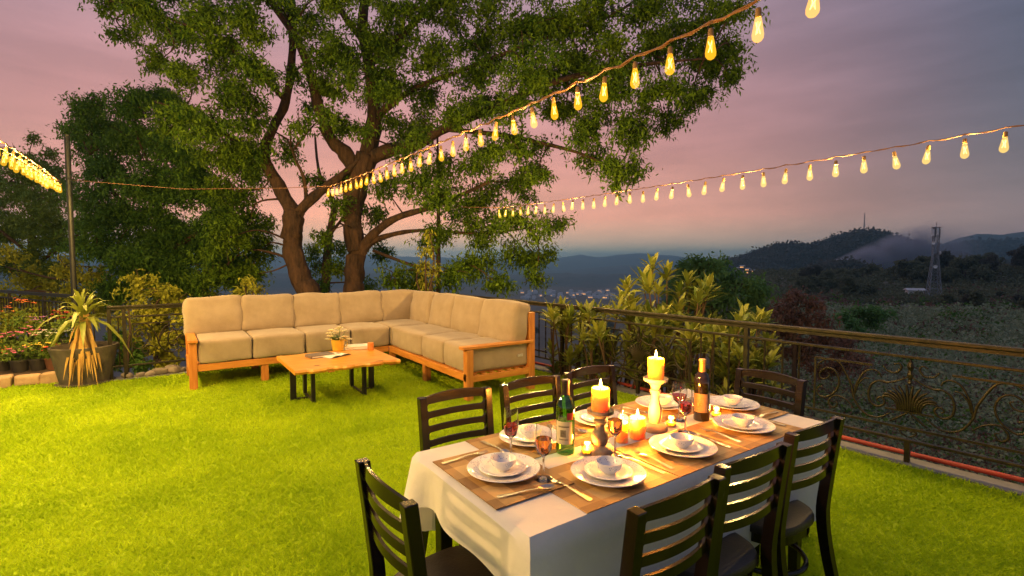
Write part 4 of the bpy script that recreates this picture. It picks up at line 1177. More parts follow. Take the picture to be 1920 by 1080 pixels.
LEAF_G = leafmat('ridge_leaf', (.085, .105, .055), (.21, .21, .115))
LEAF_T = leafmat('fresh_green_leaf', (.06, .16, .05), (.20, .36, .10))
LEAF_P = leafmat('grey_leaf', (.13, .19, .10), (.38, .42, .26))
LEAF_D = leafmat('dark_leaf', (.022, .085, .014), (.15, .27, .035))

def limb(pts, root_, m=BARK, name='limb', n=10):
    """pts: (px, py, depth, radius)"""
    rows = [(*PD(p[0], p[1], p[2]), p[3]) for p in pts]
    s = smooth_line(rows, 5)
    s[:, :3] += np.stack([noise2(np.arange(len(s)) * .5, s[:, 2], 4), noise2(np.arange(len(s)) * .5, s[:, 1], 6), np.zeros(len(s))], 1) * (.12 * np.minimum(s[:, 3:4], .2))
    o0 = Vector(root_.location)
    MB().tube([Vector(q[:3]) - o0 for q in s], [max(.006, q[3] * .78 * (1 + .07 * math.sin(i * 1.7))) for i, q in enumerate(s)], n, gnarl=.10).build(name, m, root_, smooth=True)
    return s

def tree(name, label, trunk, limbs, blobs, m, dens=1.0, leaf=(.098, .037), sprig=.34, group=None, bark=BARK, ground=True, twig=True, per=14, jitter=.8):
    """blobs: (px, py, r_px, depth[, density])"""
    p0 = PD(trunk[0][0], trunk[0][1], trunk[0][2])
    gz = terrain_at(p0[0], p0[1]) if ground else 0
    root_ = empty(name, (p0[0], p0[1], gz))
    o0 = np.array(root_.location)
    S = []
    tr = smooth_line([(p0[0] + .02, p0[1], gz - .2, trunk[0][3] * 1.35)] + [(*PD(*t[:3]), t[3]) for t in trunk], 5)
    MB().tube([Vector(q[:3]) - Vector(o0) for q in tr], [q[3] * .82 * (1 + .06 * math.sin(i * 1.9)) for i, q in enumerate(tr)], 16, gnarl=.10).build('trunk', bark, root_, smooth=True)
    S.append(tr)
    for L_ in limbs: S.append(limb(L_, root_, bark))
    sk = np.concatenate([q[:, :3] for q in S])
    C, Rr, K = [], [], []
    tw = MB()
    for bl in blobs:
        x, y, r, d = bl[:4]; dn = bl[4] if len(bl) > 4 else 1.0
        d = d + random.uniform(-jitter, jitter)
        c = PD(x, y, d); rw = r * d / F_PX
        C.append(c - o0); Rr.append(rw)
        area = (rw ** 2) * math.pi / (leaf[0] * leaf[1] * .5)
        K.append(max(30, int(area * 3.7 * dens * dn)))
        if twig:
            j = int(np.argmin(np.linalg.norm(sk - c, axis=1))); a = sk[j]
            if np.linalg.norm(a - c) > .3:
                mid = (a + c) / 2 + np.array([0, 0, .12 * np.linalg.norm(a - c)]) + RNG.normal(size=3) * .12
                rd = min(.045, .012 + .012 * np.linalg.norm(a - c))
                s = smooth_line([a - o0, mid - o0, c - o0], 5)
                tw.tube(s, list(np.linspace(rd, .006, len(s))), 5)
            for q in range(3):
                e = c + unit(RNG.normal(size=(1, 3)))[0] * rw * .9
                s = smooth_line([c - o0, (c + e) / 2 - o0 + np.array([0, 0, .1 * rw]), e - o0], 3)
                tw.tube(s, list(np.linspace(.014, .004, len(s))), 4)
    V, Q = spray(C, Rr, K, leaf, sprig, per, pads=9)
    tag(quads('crown', V, Q, m, root_), kind='stuff')
    if twig: tag(tw.build('branches', bark, root_, smooth=True), kind='stuff')
    return tag(root_, label, 'tree', group)

def B(lst, d, dn=1.0): return [(x, y, r, d, dn) for x, y, r in lst]
# big twin tree behind the sofa
tree('broadleaf_tree', 'big forked tree with a curving trunk behind the sofa, left of the pair',
     [(585, 585, 11, .30), (564, 525, 11, .27), (549, 465, 11, .25), (549, 415, 11, .27), (552, 395, 11, .24)],
     [[(552, 402, 11, .2), (522, 348, 11, .18), (497, 292, 11, .15), (512, 240, 11.1, .13), (536, 190, 11.2, .12), (548, 100, 11.3, .11), (545, 0, 11.5, .10), (552, -140, 11.6, .05)],
      [(553, 405, 11, .15), (590, 368, 11, .13), (640, 330, 11.2, .10), (672, 300, 11.3, .06)],
      [(500, 300, 11, .09), (440, 262, 10.6, .07), (360, 215, 10.2, .045), (290, 190, 10, .02)],
      [(536, 190, 11.2, .08), (470, 120, 10.6, .06), (380, 60, 10.2, .04), (260, 15, 10, .015)],
      [(575, 380, 11, .06), (570, 335, 10.8, .05), (555, 300, 10.7, .03), (540, 262, 10.7, .02)]],
     B([(180, -12, 48), (262, 18, 52), (330, 60, 52), (300, 112, 36), (380, 30, 58), (422, 100, 58), (352, 150, 42), (462, 50, 52), (432, 170, 54), (482, 130, 48), (400, 222, 58), (335, 232, 52), (470, 210, 44), (235, 60, 30)], 10.2)
     + B([(462, 280, 50), (482, 335, 38), (420, 285, 60), (440, 360, 55), (470, 425, 48), (490, 475, 40), (470, 515, 38), (420, 450, 60), (400, 520, 55), (545, 285, 28), (590, 335, 22)], 11.2)
     + B([(560, 235, 30), (590, 110, 34), (560, 150, 26), (610, 215, 26), (575, 60, 30)], 10.5, .8) + B([(590, 40, 34), (545, 20, 28), (620, -10, 50), (500, -30, 60), (420, -40, 60), (330, -40, 60)], 11, .8),
     LEAF)
tree('broadleaf_tree', 'massive spreading tree behind the sofa with limbs reaching over the table',
     [(664, 590, 11.5, .29), (664, 520, 11.5, .26), (668, 470, 11.5, .25), (660, 410, 11.5, .26), (668, 350, 11.5, .30), (690, 292, 11.5, .32)],
     [[(672, 320, 11.5, .24), (645, 285, 11.4, .20), (622, 262, 11.4, .17), (600, 210, 11.3, .15), (582, 140, 11.3, .13), (560, 80, 11.2, .11), (520, 20, 11.2, .10), (465, -60, 11, .06)],
      [(690, 300, 11.5, .27), (702, 220, 11.5, .21), (692, 120, 11.5, .17), (680, 50, 11.5, .15), (692, -90, 11.6, .10)],
      [(690, 300, 11.5, .22), (730, 282, 11.3, .19), (780, 272, 11.1, .16), (835, 240, 10.8, .13), (920, 205, 10.5, .10), (1050, 150, 10, .075), (1200, 122, 9.6, .05), (1320, 110, 9.5, .02)],
      [(706, 222, 11.5, .13), (740, 190, 11.2, .10), (790, 160, 11, .08), (870, 130, 10.6, .06), (1000, 80, 10.2, .04), (1150, 30, 10, .02)],
      [(668, 480, 11.5, .15), (700, 440, 11.3, .13), (745, 408, 11.1, .10), (820, 385, 10.8, .07), (920, 340, 10.5, .04)],
      [(670, 500, 11.5, .12), (690, 460, 11.4, .10), (735, 440, 11.2, .07), (800, 432, 10.9, .05), (900, 438, 10.6, .035), (1010, 425, 10.4, .015)],
      [(835, 242, 10.8, .07), (950, 255, 10.4, .055), (1080, 285, 10, .04), (1160, 320, 9.8, .015)],
      [(692, 120, 11.5, .12), (760, 60, 11.3, .10), (830, -20, 11.1, .07)],
      [(684, 80, 11.5, .10), (640, 20, 11.4, .08), (610, -60, 11.3, .05)],
      [(700, 470, 11.4, .05), (780, 500, 11, .04), (860, 520, 10.6, .02)]],
     B([(640, 105, 52), (620, 165, 42), (722, 82, 58), (762, 30, 58), (742, 132, 50), (700, 180, 34), (832, 30, 68), (822, 112, 60), (802, 182, 48), (902, 60, 68), (902, 132, 60), (882, 202, 44), (640, 232, 36), (742, 242, 40), (790, 232, 34)], 11, .85)
     + B([(982, 40, 68), (982, 122, 66), (962, 192, 48), (1062, 40, 68), (1062, 122, 66), (1062, 190, 56), (1142, 30, 64), (1152, 112, 66), (1142, 190, 58), (1222, 30, 60), (1232, 102, 62), (1232, 180, 56), (1312, 40, 58), (1322, 112, 56), (1302, 180, 46), (1368, 90, 38), (1368, 140, 32), (1375, 20, 34), (1182, 250, 50), (1112, 240, 42), (1250, 226, 36), (1152, 308, 40), (1190, 318, 32), (1112, 298, 32), (1092, 262, 30), (1160, 345, 20)], 9.8, .95)
     + B([(950, 262, 52), (992, 292, 42), (902, 290, 48), (842, 310, 46), (902, 360, 56), (972, 342, 52), (1015, 330, 30), (832, 372, 50), (782, 350, 40), (762, 300, 34), (722, 350, 38), (962, 410, 50), (1012, 420, 38), (1052, 420, 22), (892, 430, 54), (822, 440, 42), (962, 480, 46), (1012, 480, 36), (902, 500, 48), (842, 512, 42), (782, 525, 44), (738, 512, 34), (1002, 520, 28), (932, 530, 36)], 10.4, .8)
     + B([(690, 70, 44), (660, 140, 34), (720, 170, 36), (780, 262, 28), (850, 215, 34), (930, 195, 34), (1010, 150, 40), (680, 240, 24), (620, 100, 40)], 10.4, .9) + B([(700, 402, 34), (640, 382, 30), (605, 440, 24), (622, 500, 28), (640, 340, 26), (580, 200, 22), (690, -40, 60), (800, -40, 60), (920, -40, 60), (1040, -40, 60), (1160, -40, 55), (1280, -20, 45)], 11.3, .8),
     LEAF)
tree('slender_tree', 'thin dark tree trunk standing between the two big trunks',
     [(608, 590, 13.5, .16), (612, 510, 13.5, .14), (618, 440, 13.5, .12), (630, 380, 13.5, .10)],
     [[(630, 385, 13.5, .09), (600, 330, 13.6, .06), (590, 250, 13.8, .03)], [(618, 440, 13.5, .06), (650, 400, 13.4, .04), (680, 360, 13.3, .02)]],
     B([(600, 540, 26), (640, 470, 24), (588, 470, 22), (690, 540, 26), (590, 500, 20), (720, 470, 28)], 13.5, .8), LEAF_D, bark=BARK_D)
tree('slender_tree', 'straight thin dark stem rising through the right half of the big crown',
     [(822, 580, 12.6, .075), (822, 500, 12.6, .07), (822, 420, 12.6, .06), (821, 320, 12.6, .05), (820, 220, 12.6, .02)], [],
     B([(800, 330, 24), (850, 400, 24), (800, 460, 22)], 12.6, .7), LEAF_D, bark=BARK_D)
# trees closing the left side
GL_ = 'leafy trees beyond the left railing'
tree('leafy_tree', 'dense green tree left of the sofa behind the dark pole', [(300, 600, 12.5, .2), (310, 520, 12.5, .17), (300, 420, 12.6, .13), (290, 330, 12.6, .08)],
     [[(300, 430, 12.6, .08), (220, 370, 12.3, .06), (170, 290, 12.2, .03)], [(305, 480, 12.5, .08), (380, 430, 12.2, .06), (430, 390, 12, .03)], [(310, 520, 12.5, .07), (240, 500, 12, .05), (180, 480, 11.8, .03)]],
     B([(172, 200, 34), (205, 232, 48), (160, 272, 36), (252, 205, 48), (302, 195, 45), (252, 272, 64), (332, 292, 68), (202, 322, 58), (282, 352, 68), (372, 352, 62), (182, 382, 56), (252, 422, 66), (342, 432, 66), (175, 452, 52), (242, 490, 56), (322, 512, 54), (382, 462, 48), (150, 235, 20), (128, 245, 14), (430, 500, 50), (360, 545, 45), (300, 465, 60), (220, 545, 40), (420, 420, 50)], 12.4, 1.5), LEAF_D, group=GL_)
tree('leafy_tree', 'lower green tree at the far left edge under the glowing string', [(60, 600, 14, .16), (62, 520, 14, .13), (60, 430, 14, .10), (70, 350, 14, .05)],
     [[(60, 500, 14, .06), (120, 460, 13.8, .05), (160, 430, 13.6, .03)], [(60, 480, 14, .06), (10, 440, 13.8, .05), (-40, 400, 13.6, .03)]],
     B([(60, 325, 36), (105, 335, 34), (30, 295, 30), (15, 345, 46), (82, 375, 52), (20, 422, 52), (92, 442, 52), (42, 492, 52), (112, 510, 46), (-50, 380, 60), (-60, 460, 60), (140, 560, 40), (62, 262, 12), (95, 290, 14)], 14, 1.3), LEAF_L, group=GL_)
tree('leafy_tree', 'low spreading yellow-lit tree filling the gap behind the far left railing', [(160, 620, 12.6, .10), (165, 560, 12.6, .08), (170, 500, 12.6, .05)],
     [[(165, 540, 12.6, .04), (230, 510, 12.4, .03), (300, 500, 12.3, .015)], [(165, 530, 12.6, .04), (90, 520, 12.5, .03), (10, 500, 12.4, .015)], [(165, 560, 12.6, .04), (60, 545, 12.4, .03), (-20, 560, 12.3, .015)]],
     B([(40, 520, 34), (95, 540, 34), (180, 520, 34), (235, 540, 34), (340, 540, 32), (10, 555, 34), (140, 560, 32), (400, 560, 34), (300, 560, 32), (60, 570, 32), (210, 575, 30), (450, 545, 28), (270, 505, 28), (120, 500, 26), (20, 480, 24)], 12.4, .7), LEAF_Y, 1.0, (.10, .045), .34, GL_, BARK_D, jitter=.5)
# shrubs lit yellow behind the left railing
def shrub(name, label, px, py_list, m, leaf, depth, dens=1.0, group=None, twig=True, bark=BARK_D):
    p0 = PD(px, 640, depth); return tree(name, label, [(px, 690, depth, .03), (px + 4, 620, depth, .02), (px, 575, depth, .012)], [], py_list, m, dens, leaf, .2, group, bark, twig=twig, jitter=.25)
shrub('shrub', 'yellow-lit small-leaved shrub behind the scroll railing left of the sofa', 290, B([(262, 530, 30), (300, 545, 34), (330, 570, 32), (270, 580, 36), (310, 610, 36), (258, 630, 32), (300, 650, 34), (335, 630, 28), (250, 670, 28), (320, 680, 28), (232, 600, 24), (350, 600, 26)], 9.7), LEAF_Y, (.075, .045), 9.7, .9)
shrub('shrub', 'dark green shrub at the foot of the left railing beside the planter', 240, B([(225, 640, 26), (245, 665, 24), (215, 680, 22), (270, 690, 20)], 9.0), LEAF_D, (.08, .04), 9.0)
shrub('sapling', 'slim yellow-lit sapling rising behind the sofa at left', 470, B([(468, 530, 16), (455, 550, 16), (485, 545, 14), (470, 575, 20)], 9.3, .7), LEAF_Y, (.09, .03), 9.3)
shrub('sapling', 'slim yellow-lit sapling rising behind the sofa corner', 800, B([(800, 470, 16), (790, 500, 18), (815, 505, 16), (800, 535, 18), (805, 440, 12)], 9.6, .6), LEAF_Y, (.09, .03), 9.6)

# ------------------------------------------------------------------ long-leaved shrub beyond the right railing
def ribbons(C, D, L, W, bend, name, m, parent):
    """long leaves: C base, D direction, bent down along their length"""
    n = len(C); D = unit(D); S = unit(np.cross(D, np.array([0, 0, 1.0]) + RNG.normal(size=(n, 3)) * .15)); N_ = np.cross(S, D)
    ts = [0, .25, .5, .75, 1]; ws = [.18, .8, 1.0, .7, .04]
    V = np.empty((n, 5, 3, 3))
    for k, (t, w) in enumerate(zip(ts, ws)):
        c = C + D * (L * t)[:, None] + np.array([0, 0, -1.0]) * (L * bend * t * t)[:, None]
        V[:, k, 0] = c - S * (W * w / 2)[:, None] + N_ * (W * w * .18)[:, None]
        V[:, k, 1] = c
        V[:, k, 2] = c + S * (W * w / 2)[:, None] + N_ * (W * w * .18)[:, None]
    base = np.arange(n)[:, None] * 15; q = []
    for k in range(4):
        for j in range(2): q.append(np.stack([base[:, 0] + k * 3 + j, base[:, 0] + k * 3 + j + 1, base[:, 0] + (k + 1) * 3 + j + 1, base[:, 0] + (k + 1) * 3 + j], 1))
    return quads(name, V.reshape(-1, 3), np.concatenate(q), m, parent, smooth=True)

LEAF_LONG = mat('long_leaf', (.05, .11, .015), (.30, .30, .04), scale=2.2, rough=.4, transl=.3, island=.6, spec=.35)
def whorl_shrub(label, base_px, depth, heads, size=.30):
    p0 = PD(base_px, 700, depth); gz = terrain_at(p0[0], p0[1]); root_ = empty('long_leaved_shrub', (p0[0], p0[1], gz)); o0 = np.array(root_.location)
    C, D, L, W, Bd = [], [], [], [], []
    for (x, y, d) in heads:
        c = PD(x, y, d) - o0; nl = random.randint(11, 16)
        mid = c * np.array([.45, .45, .55]) + RNG.normal(size=3) * .06
        s = smooth_line([np.array([0, 0, -.1]) + RNG.normal(size=3) * np.array([.12, .12, 0]), mid, c], 5)
        MB().tube(s, list(np.linspace(.022, .008, len(s))), 6).build('stem', BARK_D, root_, smooth=True)
        tilt = unit((s[-1] - s[-3])[None])[0]
        for q in range(nl):
            a = q * 2.4 + random.random(); el = .15 + 1.1 * q / nl
            dv = np.array([math.cos(a) * math.cos(el), math.sin(a) * math.cos(el), math.sin(el)]) + tilt * .35
            C.append(c - tilt * .10 * (1 - q / nl)); D.append(dv); L.append(size * random.uniform(.7, 1.15)); W.append(size * .19 * random.uniform(.8, 1.2)); Bd.append(random.uniform(.1, .45))
    o = ribbons(np.array(C), np.array(D), np.array(L), np.array(W), np.array(Bd), 'leaves', LEAF_LONG, root_); tag(o, kind='stuff')
    return tag(root_, label, 'shrub', 'long-leaved shrubs beyond the right railing')
def heads(x0, x1, y0, y1, n, d0, d1, arch=0.0):
    out = []
    for k in range(n):
        u = random.random(); x = x0 + (x1 - x0) * u; top = y0 + arch * (2 * u - 1) ** 2
        out.append((x, top + (y1 - top) * random.random() ** 1.15, random.uniform(d0, d1)))
    return out
whorl_shrub('tallest long-leaved shrub, its top leaves standing against the far mountains', 1250, 7.2, [(1222, 500, 7.4), (1250, 515, 7.3), (1205, 525, 7.2), (1290, 528, 7.2), (1320, 545, 7.0), (1175, 540, 7.1), (1235, 545, 7.0)] + heads(1160, 1340, 540, 690, 44, 6.3, 7.5), .33)
whorl_shrub('low long-leaved shrub behind the railing just right of the sofa', 1060, 6.9, heads(1030, 1140, 580, 700, 34, 6.3, 7.1), .28)
whorl_shrub('long-leaved shrub behind the candles, below the handrail', 1140, 6.5, heads(1090, 1240, 585, 720, 40, 5.8, 6.7), .30)
whorl_shrub('long-leaved shrub with bright leaves behind the far-end chair', 1390, 6.0, [(1395, 590, 6.2), (1400, 640, 5.9), (1425, 690, 5.8), (1360, 650, 5.9)] + heads(1330, 1450, 600, 740, 32, 5.6, 6.4), .29)
whorl_shrub('leafy shrub under the railing behind the dark bottle', 1310, 5.8, heads(1240, 1390, 630, 760, 40, 5.4, 6.2), .27)

# ------------------------------------------------------------------ round tree and coloured shrubs on the slope
tree('round_tree', 'rounded dense green tree beyond the long-leaved shrub', [(1340, 640, 20, .2), (1340, 580, 20, .16), (1340, 540, 20, .1)], [[(1340, 560, 20, .08), (1400, 530, 20, .05)], [(1340, 560, 20, .08), (1290, 520, 20, .05)]],
     B([(1300, 505, 26), (1330, 500, 24), (1280, 520, 30), (1320, 530, 36), (1370, 520, 32), (1400, 545, 34), (1360, 560, 38), (1310, 570, 36), (1420, 575, 26), (1270, 555, 30), (1265, 590, 30), (1340, 600, 36), (1400, 600, 34), (1425, 550, 20), (1310, 492, 18), (1345, 496, 18), (1285, 500, 20)], 20, 1.3), LEAF_T, 1.0, (.20, .09), .5, jitter=1.2)
tree('red_leaved_tree', 'reddish brown bushy tree right of the rounded green tree', [(1490, 680, 18, .1), (1490, 620, 18, .07), (1490, 580, 18, .04)], [],
     B([(1460, 575, 24), (1490, 560, 24), (1520, 570, 24), (1545, 595, 22), (1500, 600, 34), (1460, 615, 32), (1540, 630, 32), (1580, 650, 30), (1500, 650, 36), (1450, 660, 30), (1600, 680, 28), (1550, 690, 30)], 18, .95), LEAF_R, 1.0, (.16, .07), .45, jitter=1.0, bark=BARK_D)
tree('round_bush', 'fresh green bush alone on the brown slope', [(1610, 625, 44, .12), (1610, 600, 44, .08), (1612, 585, 44, .05)], [],
     B([(1585, 595, 16), (1610, 585, 18), (1635, 578, 18), (1655, 590, 14), (1630, 600, 20), (1600, 608, 16)], 44, 1.2), LEAF_T, 1.0, (.34, .16), .8, jitter=1.0, twig=False)

# ------------------------------------------------------------------ scrub covering the slope (nobody could count it)
def scrub(name, label, m, n, c0, c1, r0, r1, size, seed, leaf_k, per=22, up=.0):
    rg = np.random.default_rng(seed)
    col = c0 + (c1 - c0) * rg.random(n); r = r0 * (r1 / r0) ** rg.random(n)
    az = HEAD - np.arctan((col - 960) / F_PX)
    x, y = r * np.cos(az), r * np.sin(az); z = terrain_z(az, r)
    keep = ~((x < xr(0) + .55 - .06 * y) & (y < 8.7)) & ~((y < 8.8) & (x < 4.6))
    x, y, z, r = x[keep], y[keep], z[keep], r[keep]
    rad = size * (.6 + .8 * rg.random(len(r))) * (r / r0) ** .45
    CC, L_ = [], []
    for k in range(len(r)):
        d = unit(rg.normal(size=(per, 3))); d[:, 2] = np.abs(d[:, 2]) * .9
        CC.append(np.array([x[k], y[k], z[k]]) + d * (rad[k] * (.55 + .5 * rg.random(per)))[:, None]); L_.append(np.full(per, leaf_k * r[k] * .0088 + .03))
    C = np.concatenate(CC); L_ = np.concatenate(L_) * (.6 + .8 * rg.random(len(C)))
    D = unit(rg.normal(size=C.shape) + np.array([0, 0, .6])); S = unit(np.cross(D, rg.normal(size=C.shape)))
    V, Q = leaf_quads(C, D, S, L_, L_ * .5)
    return tag(quads(name, V, Q, m), label, 'scrub', kind='stuff')
scrub('scrub', 'grey-green scrub just outside the right railing', LEAF_P, 1500, 1000, 2300, 5.6, 22, .50, 1, .55, 80)
scrub('understorey', 'dark leaves filling in behind the long-leaved shrubs', LEAF_D, 420, 1000, 1460, 6.6, 12, .55, 9, .55, 90)
scrub('undergrowth', 'russet undergrowth on the slope below the railing', LEAF_R, 800, 1350, 2200, 5.8, 34, .45, 2, .5, 70)
scrub('bushes', 'mixed dark bushes on the middle slope', LEAF_P, 1700, 1380, 2250, 20, 150, 1.15, 3, .62, 50)
scrub('bushes', 'darker green bushes scattered over the far slope', LEAF_D, 600, 1420, 2250, 14, 190, .8, 4, .6, 50)
scrub('bushes', 'brown dry bushes scattered over the far slope', LEAF_R, 700, 1400, 2250, 30, 240, .9, 5, .6, 44)
scrub('ridge_cover', 'dark low canopy filling the ridge between the trees', LEAF_G, 1700, 1360, 2250, 185, 330, 2.4, 8, .6, 32)
scrub('slope_cover', 'dark plants on the steep slope below the back railing', LEAF_D, 1500, -200, 1180, 12, 60, .7, 6, 1.0, 22)

# ------------------------------------------------------------------ trees on the ridge, copied one by one
def ridge_tree_proto(k):
    root_ = empty('ridge_tree'); rg = random.Random(k)
    MB().tube([(0, 0, -1), (.1, 0, 2.5), (.2, .1, 5)], [.3, .24, .12], 7).build('trunk', BARK_D, root_, smooth=True)
    cs, rs_, ks = [], [], []
    for q in range(9):
        a = rg.uniform(0, 6.28); d = rg.uniform(0, 2.6)
        cs.append((d * math.cos(a), d * math.sin(a), rg.uniform(3.8, 8.2) - d * .45)); rs_.append(rg.uniform(1.3, 2.1)); ks.append(230)
    V, Q = spray(cs, rs_, ks, (.75, .40), .9, 10)
    tag(quads('crown', V, Q, [LEAF_G, LEAF_H, LEAF_G, LEAF_G][k % 4], root_), kind='stuff')
    return root_
protos = [ridge_tree_proto(k) for k in range(4)]; ptrees = [get_tree(p) for p in protos]; used = set()
GR = 'trees on the ridge round the lattice tower'
RT = []
rg = random.Random(5)
def put_tree(col, r, s, lab, grp, k=None):
    az = HEAD - math.atan((col - 960) / F_PX); x, y = r * math.cos(az), r * math.sin(az); k = rg.randrange(4) if k is None else k
    if k not in used: used.add(k); o = protos[k]
    else: o = copy_tree(protos[k], None, ptrees[k])
    o.location = (x, y, terrain_at(x, y) - .3); o.rotation_euler = (0, 0, rg.uniform(0, 6.28)); o.scale = (s * rg.uniform(.9, 1.2), s * rg.uniform(.9, 1.2), s)
    tag(o, lab, 'tree', grp)
ORD = 'first second third fourth fifth sixth seventh eighth ninth tenth eleventh twelfth thirteenth fourteenth fifteenth sixteenth seventeenth eighteenth nineteenth twentieth'.split()
ORD += ['twenty-' + w for w in ORD[:9]] + ['thirtieth'] + ['thirty-' + w for w in ORD[:9]]
def stand(n, c0, c1, r0, r1, s0, s1, text, grp):
    cols = sorted(rg.uniform(c0, c1) for _ in range(n))
    for q, c in enumerate(cols): put_tree(c, rg.uniform(r0, r1), rg.uniform(s0, s1), f'{ORD[q]} from left of the {text}', grp)
stand(34, 1770, 2080, 245, 320, .8, 1.35, 'rounded dark trees on the ridge right of the lattice tower', GR)
stand(16, 1680, 1760, 250, 310, .7, 1.1, 'rounded dark trees on the ridge behind the lattice tower', GR)
stand(20, 1500, 1640, 190, 290, .65, 1.0, 'dark trees in the grove left of the bare track', GR)
stand(9, 1770, 2000, 150, 205, .45, .7, 'low dark trees in front of the tower ridge', GR)
stand(12, 930, 1035, 430, 600, 1.4, 2.0, 'hazy dark trees on the valley side left of the town', 'valley trees')
stand(5, 1135, 1165, 520, 640, 1.3, 1.9, 'hazy dark trees on the valley side right of the town', 'valley trees')

# ------------------------------------------------------------------ woods on the far hills (read as one mass)
def wood(name, label, pts, size, m, per=9):
    rg2 = np.random.default_rng(len(pts)); C = np.repeat(np.array(pts), per, 0); sz = np.repeat(size * (.6 + .8 * rg2.random(len(pts))), per)
    C = C + rg2.normal(size=C.shape) * (sz * .38)[:, None] + np.array([0, 0, 1]) * (sz * .45)[:, None]
    D = unit(rg2.normal(size=C.shape)); S = unit(np.cross(D, rg2.normal(size=C.shape))); L_ = sz * (.5 + .5 * rg2.random(len(C)))
    V, Q = leaf_quads(C, D, S, L_, L_ * .6); return tag(quads(name, V, Q, m), label, 'wood', kind='stuff')
def on_ridge(obj, n, seed, cmin, cmax):
    """random surface points of a hill mesh on the side towards the camera"""
    me = obj.data; co = np.empty(len(me.vertices) * 3); me.vertices.foreach_get('co', co); co = co.reshape(-1, 27, 3)
    rg2 = np.random.default_rng(seed); out = []
    xs = np.linspace(0, 1, len(co))
    for _ in range(n):
        i = rg2.integers(0, len(co) - 1); j = 4 + (rg2.random() ** .6) * 10.5; j0 = int(j); f = j - j0; g = rg2.random()
        a = co[i, j0] * (1 - f) + co[i, j0 + 1] * f; b_ = co[i + 1, j0] * (1 - f) + co[i + 1, j0 + 1] * f; out.append(a * (1 - g) + b_ * g)
    return out
wood('hill_wood', 'dark woodland covering the antenna hill', on_ridge(bpy.data.objects['antenna_hill'], 9500, 1, 0, 1), 5.0, LEAF_H, 9)
wood('knoll_wood', 'dark woodland on the small knoll beside the smoke', on_ridge(bpy.data.objects['smoky_knoll'], 1400, 2, 0, 1), 4.5, LEAF_H, 12)
wood('ridge_wood', 'dark woodland on the ridge below the far right mountain', on_ridge(bpy.data.objects['right_mid_range'], 2600, 3, 0, 1), 12, LEAF_H)

# ------------------------------------------------------------------ lattice tower, hut, antenna mast, houses
GALV = mat('galvanised', (.20, .215, .24), (.29, .30, .33), scale=3, rough=.5, metal=.4)
WHITEP = mat('white_paint', (.74, .74, .74), (.82, .82, .82), scale=2, rough=.6)
def lattice(name, px, py_base, dist, height, wb, wt, label, levels, strut):
    az = HEAD - math.atan((px - 960) / F_PX); x, y = dist * math.cos(az), dist * math.sin(az); z = terrain_at(x, y) if py_base is None else CAM_H - (py_base - HORIZON) / F_PX * dist * math.cos(az - HEAD)
    r_ = empty(name, (x, y, z - .3), az + .35); cs = [(1, 1), (-1, 1), (-1, -1), (1, -1)]
    def w(t): return wb / 2 + (wt / 2 - wb / 2) * min(1, t / .62)
    for sx, sy in cs: MB().tube([(sx * w(t), sy * w(t), height * t) for t in (0, .31, .62, 1)], strut, 4).build('leg', GALV, r_)
    for k in range(levels):
        t0, t1 = k / levels, (k + 1) / levels
        for q in range(4):
            a, c = cs[q], cs[(q + 1) % 4]
            MB().tube([(a[0] * w(t0), a[1] * w(t0), height * t0), (c[0] * w(t1), c[1] * w(t1), height * t1)], strut * .6, 3).build('brace', GALV, r_)
            MB().tube([(c[0] * w(t0), c[1] * w(t0), height * t0), (a[0] * w(t1), a[1] * w(t1), height * t1)], strut * .6, 3).build('brace', GALV, r_)
            MB().tube([(a[0] * w(t1), a[1] * w(t1), height * t1), (c[0] * w(t1), c[1] * w(t1), height * t1)], strut * .6, 3).build('ring_strut', GALV, r_)
    return r_
tw_ = lattice('lattice_tower', 1752, None, 205, 23.5, 3.5, 1.3, '', 11, .11)
for k in range(6):
    a = k * 1.047; MB().box((1.0 * math.cos(a), 1.0 * math.sin(a), 21.8 + .4 * (k % 2)), (.28, .4, 2.0), rz=a).build('antenna_panel', WHITEP, tw_)
MB().tube([(0, 0, 23), (0, 0, 25)], .07, 5).build('lightning_rod', GALV, tw_)
for zz, a in ((18.6, 2.4), (11.2, 2.9), (15.5, 5.0)):
    o = MB().lathe([(0, 0), (.4, .06), (.75, .28), (.78, .28), (.4, .12), (0, .06)], 14).build('dish', WHITEP, tw_, smooth=True); o.location = (1.25 * math.cos(a), 1.25 * math.sin(a), zz); o.scale = (.7, .7, .7); o.rotation_euler = (0, R(90), a)
for zz in (20.4, 23.4): MB().lathe([(.9, zz), (1.4, zz), (1.4, zz + .1), (.9, zz + .1), (.9, zz)], 10).build('platform', GALV, tw_)
MB().box((1.1, 0, 21.9), (.6, .6, 3.0)).build('equipment_cage', GALV, tw_)
tag(tw_, 'tall steel lattice telecom tower on the ridge', 'tower')
mast = lattice('antenna_mast', 1617, 441, 895, 30, 2.2, 1.0, '', 9, .13)
MB().tube([(0, 0, 30), (0, 0, 33)], .3, 5).build('rod', GALV, mast)
tag(mast, 'thin antenna mast on top of the rounded far hill', 'mast')

